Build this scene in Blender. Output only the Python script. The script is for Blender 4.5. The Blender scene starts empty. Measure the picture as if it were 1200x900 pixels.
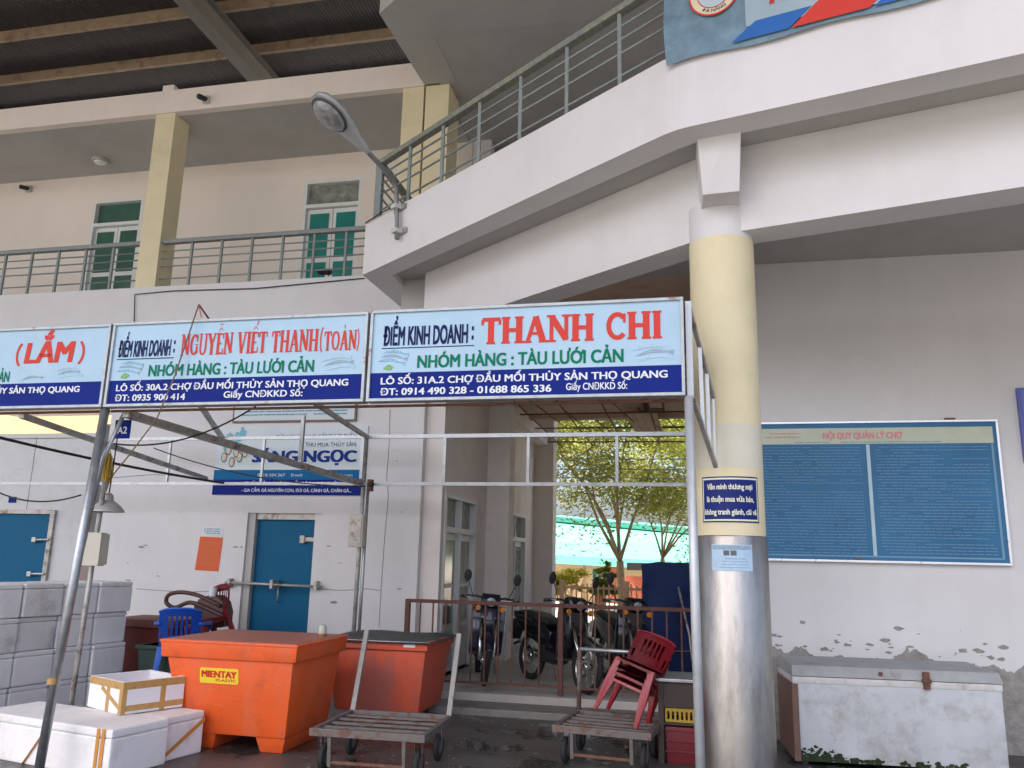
import bpy, bmesh, math, random
from mathutils import Vector, Matrix, Euler
random.seed(7)
PI = math.pi
scene = bpy.context.scene
COL = scene.collection
rad = math.radians

# ------------------------------------------------------------ camera
EYE = 1.6; FPX = 950.0; YAW = 12.5; PITCH = 12.2; ROLL = 1.3
RM = Matrix.Rotation(rad(YAW), 3, 'Z') @ Matrix.Rotation(rad(90 + PITCH), 3, 'X') @ Matrix.Rotation(rad(ROLL), 3, 'Z')
cam_d = bpy.data.cameras.new('camera'); cam = bpy.data.objects.new('camera', cam_d); COL.objects.link(cam)
cam.matrix_world = Matrix.Translation((0, 0, EYE)) @ RM.to_4x4()
cam_d.sensor_fit = 'HORIZONTAL'; cam_d.sensor_width = 36; cam_d.lens = 36 * FPX / 1200
cam_d.clip_start = 0.05; cam_d.clip_end = 2000
scene.camera = cam
# ------------------------------------------------------------ sky, sun, exposure
SUN_EL, SUN_AZ = 57.0, 212.0        # compass-like: azimuth from +Y towards +X
world = bpy.data.worlds.new("World"); scene.world = world; world.use_nodes = True
wn = world.node_tree.nodes; wl = world.node_tree.links; wn.clear()
wo = wn.new('ShaderNodeOutputWorld'); bg = wn.new('ShaderNodeBackground'); sky = wn.new('ShaderNodeTexSky')
sky.sky_type = 'NISHITA'; sky.sun_disc = False
sky.sun_elevation = rad(SUN_EL); sky.sun_rotation = rad(SUN_AZ)
sky.dust_density = 6.0; sky.air_density = .7; sky.ozone_density = 1.0
bg.inputs['Strength'].default_value = 0.15
wl.new(sky.outputs[0], bg.inputs[0]); wl.new(bg.outputs[0], wo.inputs[0])
sl = bpy.data.lights.new('sun', 'SUN'); sl.energy = 5.0; sl.angle = rad(0.5); sl.color = (1, .95, .86)
so = bpy.data.objects.new('sun', sl); COL.objects.link(so)
sdir = Vector((math.sin(rad(SUN_AZ)) * math.cos(rad(SUN_EL)), math.cos(rad(SUN_AZ)) * math.cos(rad(SUN_EL)), math.sin(rad(SUN_EL))))
so.rotation_euler = sdir.to_track_quat('Z', 'Y').to_euler(); so.location = (0, 0, 40)
vs = scene.view_settings
vs.view_transform = 'Standard'; vs.look = 'None'; vs.gamma = 1.0; vs.use_curve_mapping = False
vs.exposure = 1.80

# ------------------------------------------------------------ survey helpers (photo pixel -> point on a known plane)
CP = Vector((0, 0, EYE))
def ray(x, y): return RM @ Vector(((x - 600) / FPX, -(y - 450) / FPX, -1.0))
def onz(x, y, z): d = ray(x, y); return CP + d * ((z - EYE) / d.z)
def ony(x, y, Y): d = ray(x, y); return CP + d * (Y / d.y)
def onx(x, y, X): d = ray(x, y); return CP + d * (X / d.x)
def onv(x, y, a, b):
    n = Vector((-(b[1] - a[1]), b[0] - a[0], 0)); d = ray(x, y)
    return CP + d * (n.dot(Vector((a[0], a[1], 0))) / n.dot(d))

# ------------------------------------------------------------ materials
MATS = {}
def M(name, col, rough=.7, metal=0.0, var=.08, scale=4.0, col2=None, amt=.0, s2=2.0, bump=.0, bscale=60.0, stretch=(1, 1, 1),
      spec=.5, trans=0.0, thr=.55, soft=.12, coat=0.0, streak=0.0, wet=False):
    if name in MATS: return MATS[name]
    m = bpy.data.materials.new(name); m.use_nodes = True; N = m.node_tree.nodes; L = m.node_tree.links
    b = N['Principled BSDF']
    tc = N.new('ShaderNodeTexCoord'); mp = N.new('ShaderNodeMapping'); mp.inputs['Scale'].default_value = stretch
    L.new(tc.outputs['Object'], mp.inputs[0])
    n1 = N.new('ShaderNodeTexNoise'); n1.inputs['Scale'].default_value = scale; n1.inputs['Detail'].default_value = 6
    n1.inputs['Roughness'].default_value = .65
    L.new(mp.outputs[0], n1.inputs['Vector'])
    r = N.new('ShaderNodeMapRange'); r.inputs['From Min'].default_value = .3; r.inputs['From Max'].default_value = .7
    r.inputs['To Min'].default_value = 1 - var; r.inputs['To Max'].default_value = 1 + var
    L.new(n1.outputs[0], r.inputs[0])
    mul = N.new('ShaderNodeVectorMath'); mul.operation = 'SCALE'; mul.inputs[0].default_value = col[:3]
    L.new(r.outputs[0], mul.inputs['Scale'])
    out = mul.outputs[0]
    if col2 is not None and amt > 0:
        n2 = N.new('ShaderNodeTexNoise'); n2.inputs['Scale'].default_value = s2; n2.inputs['Detail'].default_value = 9
        n2.inputs['Roughness'].default_value = .7; L.new(mp.outputs[0], n2.inputs['Vector'])
        r2 = N.new('ShaderNodeMapRange'); r2.inputs['From Min'].default_value = thr; r2.inputs['From Max'].default_value = thr + soft
        r2.inputs['To Max'].default_value = amt; L.new(n2.outputs[0], r2.inputs[0])
        mx = N.new('ShaderNodeMix'); mx.data_type = 'RGBA'; L.new(r2.outputs[0], mx.inputs[0])
        L.new(out, mx.inputs[6]); mx.inputs[7].default_value = (*col2[:3], 1); out = mx.outputs[2]
    if streak:
        m3_ = N.new('ShaderNodeMapping'); m3_.inputs['Scale'].default_value = (2.5, 2.5, .3); L.new(tc.outputs['Object'], m3_.inputs[0])
        n4 = N.new('ShaderNodeTexNoise'); n4.inputs['Scale'].default_value = 1.6; n4.inputs['Detail'].default_value = 8; n4.inputs['Roughness'].default_value = .6
        L.new(m3_.outputs[0], n4.inputs['Vector'])
        r4 = N.new('ShaderNodeMapRange'); r4.inputs['From Min'].default_value = .48; r4.inputs['From Max'].default_value = .8; r4.inputs['To Max'].default_value = streak
        L.new(n4.outputs[0], r4.inputs[0]); m4 = N.new('ShaderNodeMix'); m4.data_type = 'RGBA'; L.new(r4.outputs[0], m4.inputs[0]); L.new(out, m4.inputs[6])
        m4.inputs[7].default_value = (.36, .33, .28, 1); out = m4.outputs[2]
    L.new(out, b.inputs['Base Color'])
    rr = N.new('ShaderNodeMapRange'); rr.inputs['To Min'].default_value = max(.02, rough - .12); rr.inputs['To Max'].default_value = min(1, rough + .12)
    L.new(n1.outputs[0], rr.inputs[0]); L.new(rr.outputs[0], b.inputs['Roughness'])
    if wet:
        r5 = N.new('ShaderNodeMapRange'); r5.inputs['From Min'].default_value = .50; r5.inputs['From Max'].default_value = .56; r5.inputs['To Min'].default_value = rough; r5.inputs['To Max'].default_value = .05
        L.new(n2.outputs[0], r5.inputs[0]); L.new(r5.outputs[0], b.inputs['Roughness'])
    b.inputs['Metallic'].default_value = metal; b.inputs['Specular IOR Level'].default_value = spec
    if coat: b.inputs['Coat Weight'].default_value = coat
    if bump > 0:
        n3 = N.new('ShaderNodeTexNoise'); n3.inputs['Scale'].default_value = bscale; n3.inputs['Detail'].default_value = 4
        L.new(mp.outputs[0], n3.inputs['Vector'])
        bp = N.new('ShaderNodeBump'); bp.inputs['Strength'].default_value = bump; bp.inputs['Distance'].default_value = .01
        L.new(n3.outputs[0], bp.inputs['Height']); L.new(bp.outputs[0], b.inputs['Normal'])
    if trans:
        t = N.new('ShaderNodeBsdfTranslucent'); L.new(out, t.inputs[0])
        ms = N.new('ShaderNodeMixShader'); ms.inputs[0].default_value = trans
        L.new(b.outputs[0], ms.inputs[1]); L.new(t.outputs[0], ms.inputs[2]); L.new(ms.outputs[0], N['Material Output'].inputs[0])
    MATS[name] = m
    return m

white = M('white_painted_plaster', (.70, .69, .685), .85, var=.045, scale=.9, col2=(.52, .51, .49), amt=.32, s2=.8, bump=.15, bscale=25, thr=.52, soft=.3, streak=.09)
cream = M('warm_white_plaster', (.80, .73, .65), .85, var=.03, scale=1.2, col2=(.55, .45, .38), amt=.3, s2=1.1, bump=.1, bscale=25, thr=.55, soft=.3, streak=.06)
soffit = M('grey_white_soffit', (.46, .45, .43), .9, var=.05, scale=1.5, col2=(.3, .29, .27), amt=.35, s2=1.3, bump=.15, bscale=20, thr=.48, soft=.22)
yellow = M('pale_yellow_paint', (.74, .66, .43), .75, var=.04, scale=3, col2=(.55, .48, .3), amt=.3, s2=2.5, bump=.08)
tan = M('tan_painted_plaster', (.78, .73, .69), .85, var=.05, scale=1.5, col2=(.45, .4, .36), amt=.3, s2=1.2, bump=.1)
greyp = M('grey_green_rail_paint', (.24, .27, .26), .55, var=.15, scale=12, col2=(.28, .21, .12), amt=.7, s2=9, thr=.6, soft=.08, bump=.2)
lichen = M('weathered_rail_paint', (.22, .235, .21), .7, var=.2, scale=20, col2=(.36, .31, .17), amt=.8, s2=14, thr=.5, soft=.12, bump=.3)
galv = M('galvanised_steel', (.40, .42, .43), .38, metal=.75, var=.18, scale=14, col2=(.33, .24, .17), amt=.6, s2=16, thr=.62, soft=.06, bump=.1)
galvrust = M('stained_galvanised_steel', (.42, .41, .38), .5, metal=.5, var=.25, scale=10, col2=(.17, .10, .06), amt=.85, s2=7, thr=.52, soft=.1, bump=.25)
steelw = M('white_coated_tube', (.50, .53, .55), .4, metal=.3, var=.1, scale=10, col2=(.12, .10, .09), amt=.85, s2=45, thr=.68, soft=.03, bump=.1)
rust = M('rusty_steel', (.16, .075, .05), .85, var=.3, scale=15, col2=(.07, .04, .03), amt=.7, s2=11, bump=.4)
redrail = M('red_oxide_rail_paint', (.13, .05, .038), .7, var=.25, scale=14, col2=(.09, .05, .04), amt=.7, s2=9, bump=.3)
purl = M('purlin_tan_paint', (.33, .24, .15), .8, var=.2, scale=6, col2=(.2, .09, .05), amt=.7, s2=4, thr=.55, soft=.08)
rooft = M('grey_roof_sheet', (.085, .072, .062), .75, metal=.0, var=.15, scale=3, col2=(.05, .045, .04), amt=.5, s2=2)
girder = M('grey_girder_paint', (.19, .175, .15), .75, var=.1, scale=4)
concrete = M('stained_concrete', (.20, .19, .175), .6, var=.2, scale=3, col2=(.09, .085, .08), amt=.8, s2=1.5, bump=.3, bscale=30)
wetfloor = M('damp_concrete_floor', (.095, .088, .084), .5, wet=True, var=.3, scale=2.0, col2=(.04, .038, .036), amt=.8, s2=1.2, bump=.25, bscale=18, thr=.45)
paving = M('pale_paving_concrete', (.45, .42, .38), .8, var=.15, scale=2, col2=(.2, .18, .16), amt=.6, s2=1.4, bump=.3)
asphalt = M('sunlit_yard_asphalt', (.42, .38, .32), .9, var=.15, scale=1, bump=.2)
stain = M('brushed_stainless_sheet', (.37, .35, .325), .37, metal=1.0, var=.2, scale=9, stretch=(1, 1, .3), col2=(.17, .15, .135), amt=.65, s2=6, thr=.5, soft=.2, bump=.5, bscale=7)
signwhite = M('sign_pale_blue_print', (.42, .60, .73), .5, var=.07, scale=1.6, col2=(.50, .62, .70), amt=.5, s2=2, spec=.15)
signblue = M('sign_blue_print', (.008, .022, .20), .6, var=.1, scale=3, spec=.1)
signframe = M('sign_metal_frame', (.40, .44, .46), .5, metal=.4, var=.2, scale=10, col2=(.25, .13, .07), amt=.8, s2=6, thr=.6, soft=.05)
tred = M('red_print', (.62, .06, .045), .5, spec=.12, var=.02)
tblue = M('dark_blue_print', (.008, .016, .09), .5, spec=.12, var=.02)
tgreen = M('green_print', (.0, .18, .10), .5, spec=.12, var=.02)
twhite = M('white_print', (.72, .76, .80), .5, spec=.12, var=.02)
tgrey = M('grey_blue_print', (.26, .38, .46), .5, var=.2, scale=30)
tleaf = M('leaf_green_print', (.16, .40, .12), .5)
foam = M('white_styrofoam', (.86, .85, .84), .9, var=.04, scale=5, col2=(.50, .47, .42), amt=.5, s2=3.2, bump=.35, bscale=120, thr=.52, soft=.2)
foamold = M('dirty_styrofoam', (.78, .76, .73), .9, var=.07, scale=4, col2=(.24, .21, .17), amt=.7, s2=3.0, bump=.35, bscale=120, thr=.5, soft=.22)
foamclean = M('clean_styrofoam', (.82, .82, .84), .85, var=.02, scale=5, bump=.3, bscale=120)
tape = M('brown_packing_tape', (.50, .30, .10), .3, var=.1, scale=20)
tapeo = M('orange_packing_tape', (.60, .27, .06), .35, var=.1, scale=20)
orange = M('orange_moulded_plastic', (.80, .115, .018), .45, var=.09, scale=2.2, col2=(.40, .085, .035), amt=.6, s2=5.5, thr=.53, soft=.2, bump=.35, bscale=6, streak=.25)
orangeold = M('faded_orange_plastic', (.62, .10, .045), .6, var=.15, scale=3, col2=(.34, .12, .10), amt=.75, s2=2.2, stretch=(1, 1, .35), thr=.47, soft=.12, bump=.15)
dullid = M('scuffed_lid_plastic', (.42, .13, .08), .5, var=.15, scale=4)
greylid = M('grey_tarpaulin_lid', (.15, .165, .155), .45, var=.2, scale=6, bump=.3, bscale=12)
bluedoor = M('blue_painted_door', (.003, .11, .225), .6, spec=.2, var=.12, scale=2.5, col2=(.02, .07, .14), amt=.6, s2=2.5, thr=.55, soft=.15)
frost = M('white_window_frame', (.72, .74, .72), .5, var=.04)
tealglass = M('teal_curtained_glass', (.03, .24, .21), .12, var=.12, scale=2, spec=.8)
greyglass = M('grey_glass_painted_reflection', (.22, .24, .21), .08, var=.45, scale=6, col2=(.5, .5, .45), amt=.6, s2=7, spec=1.0)  # pale tones in the base colour stand in for reflections
darkglass = M('dark_glass', (.07, .10, .09), .06, var=.3, scale=3, spec=1.0)
trolley = M('worn_trolley_steel', (.17, .15, .14), .65, metal=.3, var=.2, scale=9, col2=(.14, .07, .045), amt=.85, s2=9, thr=.5, soft=.1, bump=.3)
rubber = M('black_rubber', (.02, .02, .022), .8, var=.2)
blackp = M('glossy_black_paint', (.012, .013, .017), .15, var=.1, spec=.6, coat=.5)
blackm = M('matt_black_plastic', (.02, .02, .022), .55, var=.1)
bikeblue = M('deep_blue_bike_paint', (.006, .010, .028), .18, var=.1, coat=.5)
chrome = M('chrome', (.7, .7, .7), .15, metal=1.0, var=.05)
lampglass = M('clear_lamp_glass', (.75, .75, .72), .1, var=.1, spec=1)
redch = M('red_chair_plastic', (.27, .010, .022), .35, var=.08, scale=6)
bluech = M('blue_chair_plastic', (.02, .12, .60), .4, var=.08)
brownch = M('brown_chair_plastic', (.09, .04, .035), .5, var=.1)
maroon = M('dark_red_plastic', (.12, .022, .016), .6, spec=.25, var=.15, col2=(.05, .02, .02), amt=.6)
tarp = M('dark_blue_tarpaulin', (.004, .016, .075), .6, spec=.2, var=.3, scale=5, bump=.9, bscale=5)
freezer_m = M('scuffed_white_steel', (.50, .53, .55), .5, var=.1, scale=3, col2=(.26, .21, .18), amt=.7, s2=4.2, bump=.15, thr=.5, soft=.22)
freezerlid = M('dirty_freezer_lid', (.33, .34, .34), .6, var=.15, scale=5, col2=(.18, .16, .14), amt=.6, s2=4, bump=.2)
mould = M('dark_green_algae', (.02, .035, .012), .95, var=.5, scale=20, bump=.8)
peel = M('exposed_cement_render', (.30, .285, .26), .95, var=.3, scale=12, bump=.6)
lampgrey = M('cast_lamp_housing', (.42, .43, .43), .5, metal=.3, var=.1)
shade_m = M('grey_enamel_shade', (.42, .42, .40), .45, metal=.2, var=.1)
rope = M('yellow_rope', (.50, .33, .05), .8, var=.25, scale=40)
cablem = M('black_cable', (.02, .02, .02), .6)
cordm = M('brown_cord', (.20, .13, .08), .8)
pvc = M('beige_plastic_box', (.52, .50, .42), .5, var=.06)
posterm = M('orange_paper', (.70, .13, .05), .8, var=.06)
paper = M('white_paper', (.72, .74, .78), .8, var=.05)
boardblue = M('notice_board_blue_print', (.045, .17, .33), .4, var=.15, scale=1.5, col2=(.05, .16, .27), amt=.4, s2=1.2, spec=.2)
boardtext = M('notice_board_small_print', (.16, .32, .46), .5)
boardcream = M('notice_board_header', (.52, .57, .44), .4)
alu = M('bright_aluminium', (.80, .81, .83), .3, metal=.6, var=.05)
plateblue = M('enamel_blue_plate', (.008, .02, .16), .45, spec=.2, var=.06)
platecream = M('enamel_cream_letters', (.75, .76, .55), .5, var=.02)
bannerpic = M('banner_photo_print', (.15, .24, .30), .4, var=.45, scale=3, col2=(.06, .14, .27), amt=.9, s2=1.6, bump=.3, bscale=3)
bannerblue = M('banner_blue_print', (.01, .12, .42), .4)
emblemcream = M('emblem_cream', (.70, .62, .42), .5)
leafm = M('sunlit_foliage', (.34, .36, .085), .6, var=.5, scale=1.2, trans=.55)
leafm2 = M('olive_foliage', (.18, .22, .035), .6, var=.5, scale=1.2, trans=.45)
leafy = M('yellow_flowering_foliage', (.45, .42, .03), .6, var=.3, trans=.4)
bark = M('pale_bark', (.48, .34, .21), .9, var=.25, scale=6, bump=.5)
mint = M('mint_green_sheet', (.09, .32, .25), .5, var=.05)
teal2 = M('turquoise_trim', (.09, .34, .29), .5, var=.05)
peach = M('peach_wall_paint', (.52, .36, .24), .8, var=.06)
brickred = M('brick_red_paint', (.45, .12, .07), .8, var=.08)
ywall = M('ochre_sunlit_wall', (.36, .22, .11), .85, var=.06)
fencem = M('peach_fence_paint', (.62, .42, .26), .7, var=.08)
ribroof = M('tan_board_and_warm_bounce', (.56, .43, .32), .85, var=.12, col2=(.30, .2, .13), amt=.5, s2=3)
panelw = M('white_cold_panel', (.60, .61, .60), .6, var=.06, scale=2, col2=(.33, .31, .28), amt=.5, s2=1.6, thr=.54, soft=.2)
yellowcr = M('yellow_crate_plastic', (.42, .27, .03), .5)
darkwood = M('dark_stained_wood', (.05, .035, .03), .6, var=.2)
labely = M('yellow_label', (.85, .65, .03), .4)
cctvm = M('cctv_white', (.55, .55, .52), .5)

# ------------------------------------------------------------ mesh helpers
def tag(o, label=None, cat=None, group=None, kind=None):
    if label: o['label'] = label
    if cat: o['category'] = cat
    if group: o['group'] = group
    if kind: o['kind'] = kind
    return o
def thing(name, label, cat, loc=(0, 0, 0), group=None, rz=0):
    o = bpy.data.objects.new(name, None); COL.objects.link(o); o.location = loc; o.rotation_euler = (0, 0, rz)
    o.empty_display_size = .1
    return tag(o, label, cat, group)
def wmat(o):
    m = Matrix.LocRotScale(o.location, o.rotation_euler, o.scale)
    if o.parent: m = wmat(o.parent) @ o.matrix_parent_inverse @ m
    return m
def link(name, me, mat=None, parent=None, smooth=False):
    if mat is not None:
        me.materials.clear(); me.materials.append(mat)
    if smooth:
        for p in me.polygons: p.use_smooth = True
    o = bpy.data.objects.new(name, me); COL.objects.link(o)
    if parent is not None:
        o.parent = parent; o.matrix_parent_inverse = wmat(parent).inverted()
    return o
def mesh(name, vs_, fs, mat, parent=None, smooth=False):
    me = bpy.data.meshes.new(name); me.from_pydata([tuple(v) for v in vs_], [], fs); me.update()
    return link(name, me, mat, parent, smooth)
class B:
    """collects shapes into one bmesh"""
    def __init__(s): s.bm = bmesh.new()
    def box(s, x0, x1, y0, y1, z0, z1, bev=0, mtx=None):
        vsx = [(x, y, z) for x in (x0, x1) for y in (y0, y1) for z in (z0, z1)]
        v = [s.bm.verts.new(mtx @ Vector(p) if mtx else p) for p in vsx]
        fs = [s.bm.faces.new([v[i] for i in f]) for f in ((0, 1, 3, 2), (4, 6, 7, 5), (0, 4, 5, 1), (2, 3, 7, 6), (0, 2, 6, 4), (1, 5, 7, 3))]
        if bev:
            es = set(e for f in fs for e in f.edges)
            bmesh.ops.bevel(s.bm, geom=list(es), offset=bev, segments=2, affect='EDGES', profile=.6)
        return s
    def frust(s, bot, top, bev=0):
        """bot/top: lists of 4+ 3D points, same count"""
        n = len(bot); a = [s.bm.verts.new(p) for p in bot]; b = [s.bm.verts.new(p) for p in top]
        fs = [s.bm.faces.new(a[::-1]), s.bm.faces.new(b)] + [s.bm.faces.new((a[i], a[(i + 1) % n], b[(i + 1) % n], b[i])) for i in range(n)]
        if bev:
            es = set(e for f in fs for e in f.edges)
            bmesh.ops.bevel(s.bm, geom=list(es), offset=bev, segments=2, affect='EDGES', profile=.6)
        return s
    def prism(s, poly, z0, z1, bev=0): return s.frust([(p[0], p[1], z0) for p in poly], [(p[0], p[1], z1) for p in poly], bev)
    def prismy(s, poly, y0, y1, bev=0): return s.frust([(p[0], y1, p[1]) for p in poly], [(p[0], y0, p[1]) for p in poly], bev)
    def tube(s, pts, r, seg=8, closed=False, caps=True):
        pts = [Vector(p) for p in pts]; n = len(pts); rs = r if isinstance(r, (list, tuple)) else [r] * n
        rings = []; up0 = None
        for i, p in enumerate(pts):
            if closed: t = (pts[(i + 1) % n] - pts[i - 1])
            else: t = (pts[min(i + 1, n - 1)] - pts[max(i - 1, 0)])
            t.normalize()
            if up0 is None:
                up0 = Vector((0, 0, 1)) if abs(t.z) < .9 else Vector((1, 0, 0))
            a = up0 - t * up0.dot(t)
            if a.length < 1e-4: a = t.orthogonal()
            a.normalize(); up0 = a; b = t.cross(a)
            rings.append([s.bm.verts.new(p + (a * math.cos(k * 2 * PI / seg) + b * math.sin(k * 2 * PI / seg)) * rs[i]) for k in range(seg)])
        m = n if closed else n - 1
        for i in range(m):
            r0, r1 = rings[i], rings[(i + 1) % n]
            for k in range(seg): s.bm.faces.new((r0[k], r0[(k + 1) % seg], r1[(k + 1) % seg], r1[k]))
        if caps and not closed:
            s.bm.faces.new(rings[0][::-1]); s.bm.faces.new(rings[-1])
        return s
    def bar(s, p, q, w, h=None, bev=0):
        """square bar between two points"""
        p, q = Vector(p), Vector(q); h = h or w; t = (q - p); L = t.length; t.normalize()
        up = Vector((0, 0, 1)) if abs(t.z) < .95 else Vector((0, 1, 0))
        a = t.cross(up).normalized(); b = a.cross(t)
        m = Matrix((a, t, b)).transposed().to_4x4(); m.translation = p
        return s.box(-w / 2, w / 2, 0, L, -h / 2, h / 2, bev, m)
    def lathe(s, prof, c=(0, 0, 0), seg=24, mtx=None, cap=True):
        """prof list of (r,z) around z axis"""
        rings = []
        for r, z in prof:
            ring = []
            for k in range(seg):
                v = Vector((r * math.cos(2 * PI * k / seg) + c[0], r * math.sin(2 * PI * k / seg) + c[1], z + c[2]))
                ring.append(s.bm.verts.new(mtx @ v if mtx else v))
            rings.append(ring)
        for i in range(len(rings) - 1):
            for k in range(seg): s.bm.faces.new((rings[i][k], rings[i][(k + 1) % seg], rings[i + 1][(k + 1) % seg], rings[i + 1][k]))
        if cap:
            s.bm.faces.new(rings[0][::-1]); s.bm.faces.new(rings[-1])
        return s
    def quad(s, *ps):
        s.bm.faces.new([s.bm.verts.new(p) for p in ps]); return s
    def obj(s, name, mat, parent=None, smooth=False, auto=False):
        bmesh.ops.recalc_face_normals(s.bm, faces=s.bm.faces) if not getattr(s, 'raw', False) else None
        me = bpy.data.meshes.new(name); s.bm.to_mesh(me); s.bm.free()
        if auto:
            me.polygons.foreach_set('use_smooth', [True] * len(me.polygons))
            me.set_sharp_from_angle(angle=rad(35))
        return link(name, me, mat, parent, smooth)
def box(name, x0, x1, y0, y1, z0, z1, mat, parent=None, bev=0): return B().box(x0, x1, y0, y1, z0, z1, bev).obj(name, mat, parent)
def tube(name, pts, r, mat, parent=None, seg=8, closed=False): return B().tube(pts, r, seg, closed).obj(name, mat, parent, smooth=True)
def bar(name, p, q, w, mat, parent=None, h=None, bev=0): return B().bar(p, q, w, h, bev).obj(name, mat, parent)
def catenary(p, q, sag, n=14):
    p, q = Vector(p), Vector(q)
    return [p.lerp(q, i / n) - Vector((0, 0, sag * 4 * (i / n) * (1 - i / n))) for i in range(n + 1)]
def dup(root, loc=None, rot=None, label=None, group=None):
    r = root.copy(); COL.objects.link(r)
    if loc is not None: r.location = loc
    if rot is not None: r.rotation_euler = rot
    if label: r['label'] = label
    if group: r['group'] = group
    for ch in list(root.children):
        c = ch.copy(); COL.objects.link(c); c.parent = r
        for g in list(ch.children):
            d = g.copy(); COL.objects.link(d); d.parent = c
    return r

# ------------------------------------------------------------ lettering (flat print, cut to mesh)
def glyphs(s, bold=0.0, shear=0.0):
    c = bpy.data.curves.new('letters', 'FONT'); c.body = s; c.offset = bold; c.shear = shear; c.resolution_u = 3
    o = bpy.data.objects.new('letters', c); COL.objects.link(o)
    bpy.context.view_layer.update()
    me = bpy.data.meshes.new_from_object(o.evaluated_get(bpy.context.evaluated_depsgraph_get()))
    bpy.data.objects.remove(o); bpy.data.curves.remove(c)
    return me
HORN = {'Ớ': 'Ó', 'Ợ': 'Ọ', 'Ơ': 'O', 'Ờ': 'Ò', 'ơ': 'o', 'ờ': 'ò', 'ớ': 'ó'}
def layered(s, bold, shear=0.0):
    """heavier strokes: the same flat glyphs laid a hair apart, each layer 0.12 mm above the last"""
    base = ''.join(HORN.get(c, c) for c in s)
    me = glyphs(base, 0.0, shear); co = [v.co.copy() for v in me.vertices]; ps = [tuple(p.vertices) for p in me.polygons]; bpy.data.meshes.remove(me)
    for i, c in enumerate(s):           # the horn of the Vietnamese o, added beside the plain letter
        if c in HORN:
            m2 = glyphs(base[:i + 1], 0.0, shear); xr = max(v.co.x for v in m2.vertices); bpy.data.meshes.remove(m2); y = .54 if c.isupper() else .40; n0 = len(co)
            co += [Vector(p) for p in ((xr - .10, y - .02, .0006), (xr + .01, y + .05, .0006), (xr + .035, y + .17, .0006), (xr + .10, y + .17, .0006), (xr + .075, y + .02, .0006), (xr - .03, y - .09, .0006))]
            ps.append(tuple(range(n0, n0 + 6)))
    sh = [(0, 0)] if bold < .012 else [(-bold, -bold * .45), (bold, -bold * .45), (-bold, bold * .45), (bold, bold * .45), (0, 0)]
    vs_, fs = [], []
    for k, (dx, dy) in enumerate(sh):
        n0 = len(vs_); vs_ += [(c.x + dx, c.y + dy, c.z + .00012 * k) for c in co]; fs += [tuple(i + n0 for i in p) for p in ps]
    m = bpy.data.meshes.new('letters'); m.from_pydata(vs_, [], fs); m.update(); return m
def lettering(name, s, org, U, V, u0, u1, v0, cap, mat, parent, bold=.015, shear=0, n_off=.003):
    """org: board corner; U,V unit vectors; text spans u0..u1 metres, baseline v0, cap height in metres"""
    me = layered(s, bold, shear); U, V = Vector(U), Vector(V); Nn = U.cross(V)
    xs = [v.co.x for v in me.vertices]; a, b = min(xs), max(xs); k = (u1 - u0) / (b - a)
    for v in me.vertices:
        v.co = Vector(org) + U * (u0 + (v.co.x - a) * k) + V * (v0 + v.co.y * cap / .69) + Nn * (n_off + v.co.z)
    return link(name, me, mat, parent)
# slab-serif stroke letters (width, strokes, serifs)
def arc(cx, cy, rx, ry, a0, a1, n=12): return [(cx + rx * math.cos(rad(a0 + (a1 - a0) * i / n)), cy + ry * math.sin(rad(a0 + (a1 - a0) * i / n))) for i in range(n + 1)]
W_, T_ = .24, .155
SL = {
 'T': (.80, [([(.40, .06), (.40, .95)], W_), ([(.05, .93), (.75, .93)], T_), ([(.06, .72), (.06, .93)], .1), ([(.74, .72), (.74, .93)], .1)], [(.40, 0)]),
 'H': (.88, [([(.18, .06), (.18, .94)], W_), ([(.70, .06), (.70, .94)], W_), ([(.18, .5), (.70, .5)], T_)], [(.18, 0), (.70, 0), (.18, 1), (.70, 1)]),
 'A': (.90, [([(.16, .06), (.45, .98)], .15), ([(.45, .98), (.74, .06)], W_), ([(.26, .34), (.64, .34)], .11)], [(.14, 0), (.76, 0)]),
 'N': (.90, [([(.17, .06), (.17, .94)], .15), ([(.73, .06), (.73, .94)], .15), ([(.17, .94), (.73, .08)], W_)], [(.17, 0), (.15, 1), (.73, 1)]),
 'C': (.80, [(arc(.44, .5, .32, .43, 42, 318, 16), .18), ([(.70, .62), (.70, .95)], .1)], []),
 'G': (.86, [(arc(.44, .5, .32, .43, 42, 330, 16), .18), ([(.70, .62), (.70, .95)], .1), ([(.70, .1), (.70, .44)], .17)], [(.66, .47)]),
 'I': (.42, [([(.21, .06), (.21, .94)], W_)], [(.21, 0), (.21, 1)]),
 'U': (.86, [([(.18, .95), (.18, .32)] + arc(.43, .30, .25, .25, 180, 360, 10) + [(.68, .32), (.68, .95)], .16)], [(.18, 1), (.68, 1)]),
 'Y': (.84, [([(.42, .06), (.42, .5)], W_), ([(.14, .95), (.42, .45)], W_), ([(.70, .95), (.42, .45)], .13)], [(.42, 0), (.13, 1), (.71, 1)]),
 'E': (.74, [([(.19, .06), (.19, .94)], W_), ([(.12, .93), (.66, .93)], T_), ([(.12, .07), (.68, .07)], T_), ([(.19, .5), (.52, .5)], .11), ([(.65, .72), (.65, .93)], .09), ([(.67, .07), (.67, .28)], .09)], [(.19, 0), (.19, 1)]),
 'V': (.86, [([(.14, .95), (.43, .03)], W_), ([(.43, .03), (.72, .95)], .13)], [(.13, 1), (.73, 1)]),
 'O': (.88, [(arc(.44, .5, .33, .43, 0, 360, 22), .18)], []),
 '(': (.40, [(arc(.52, .5, .32, .62, 118, 242, 8), .1)], []),
 ')': (.40, [(arc(-.12, .5, .32, .62, -62, 62, 8), .1)], []),
 ' ': (.42, [], []),
}
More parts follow.
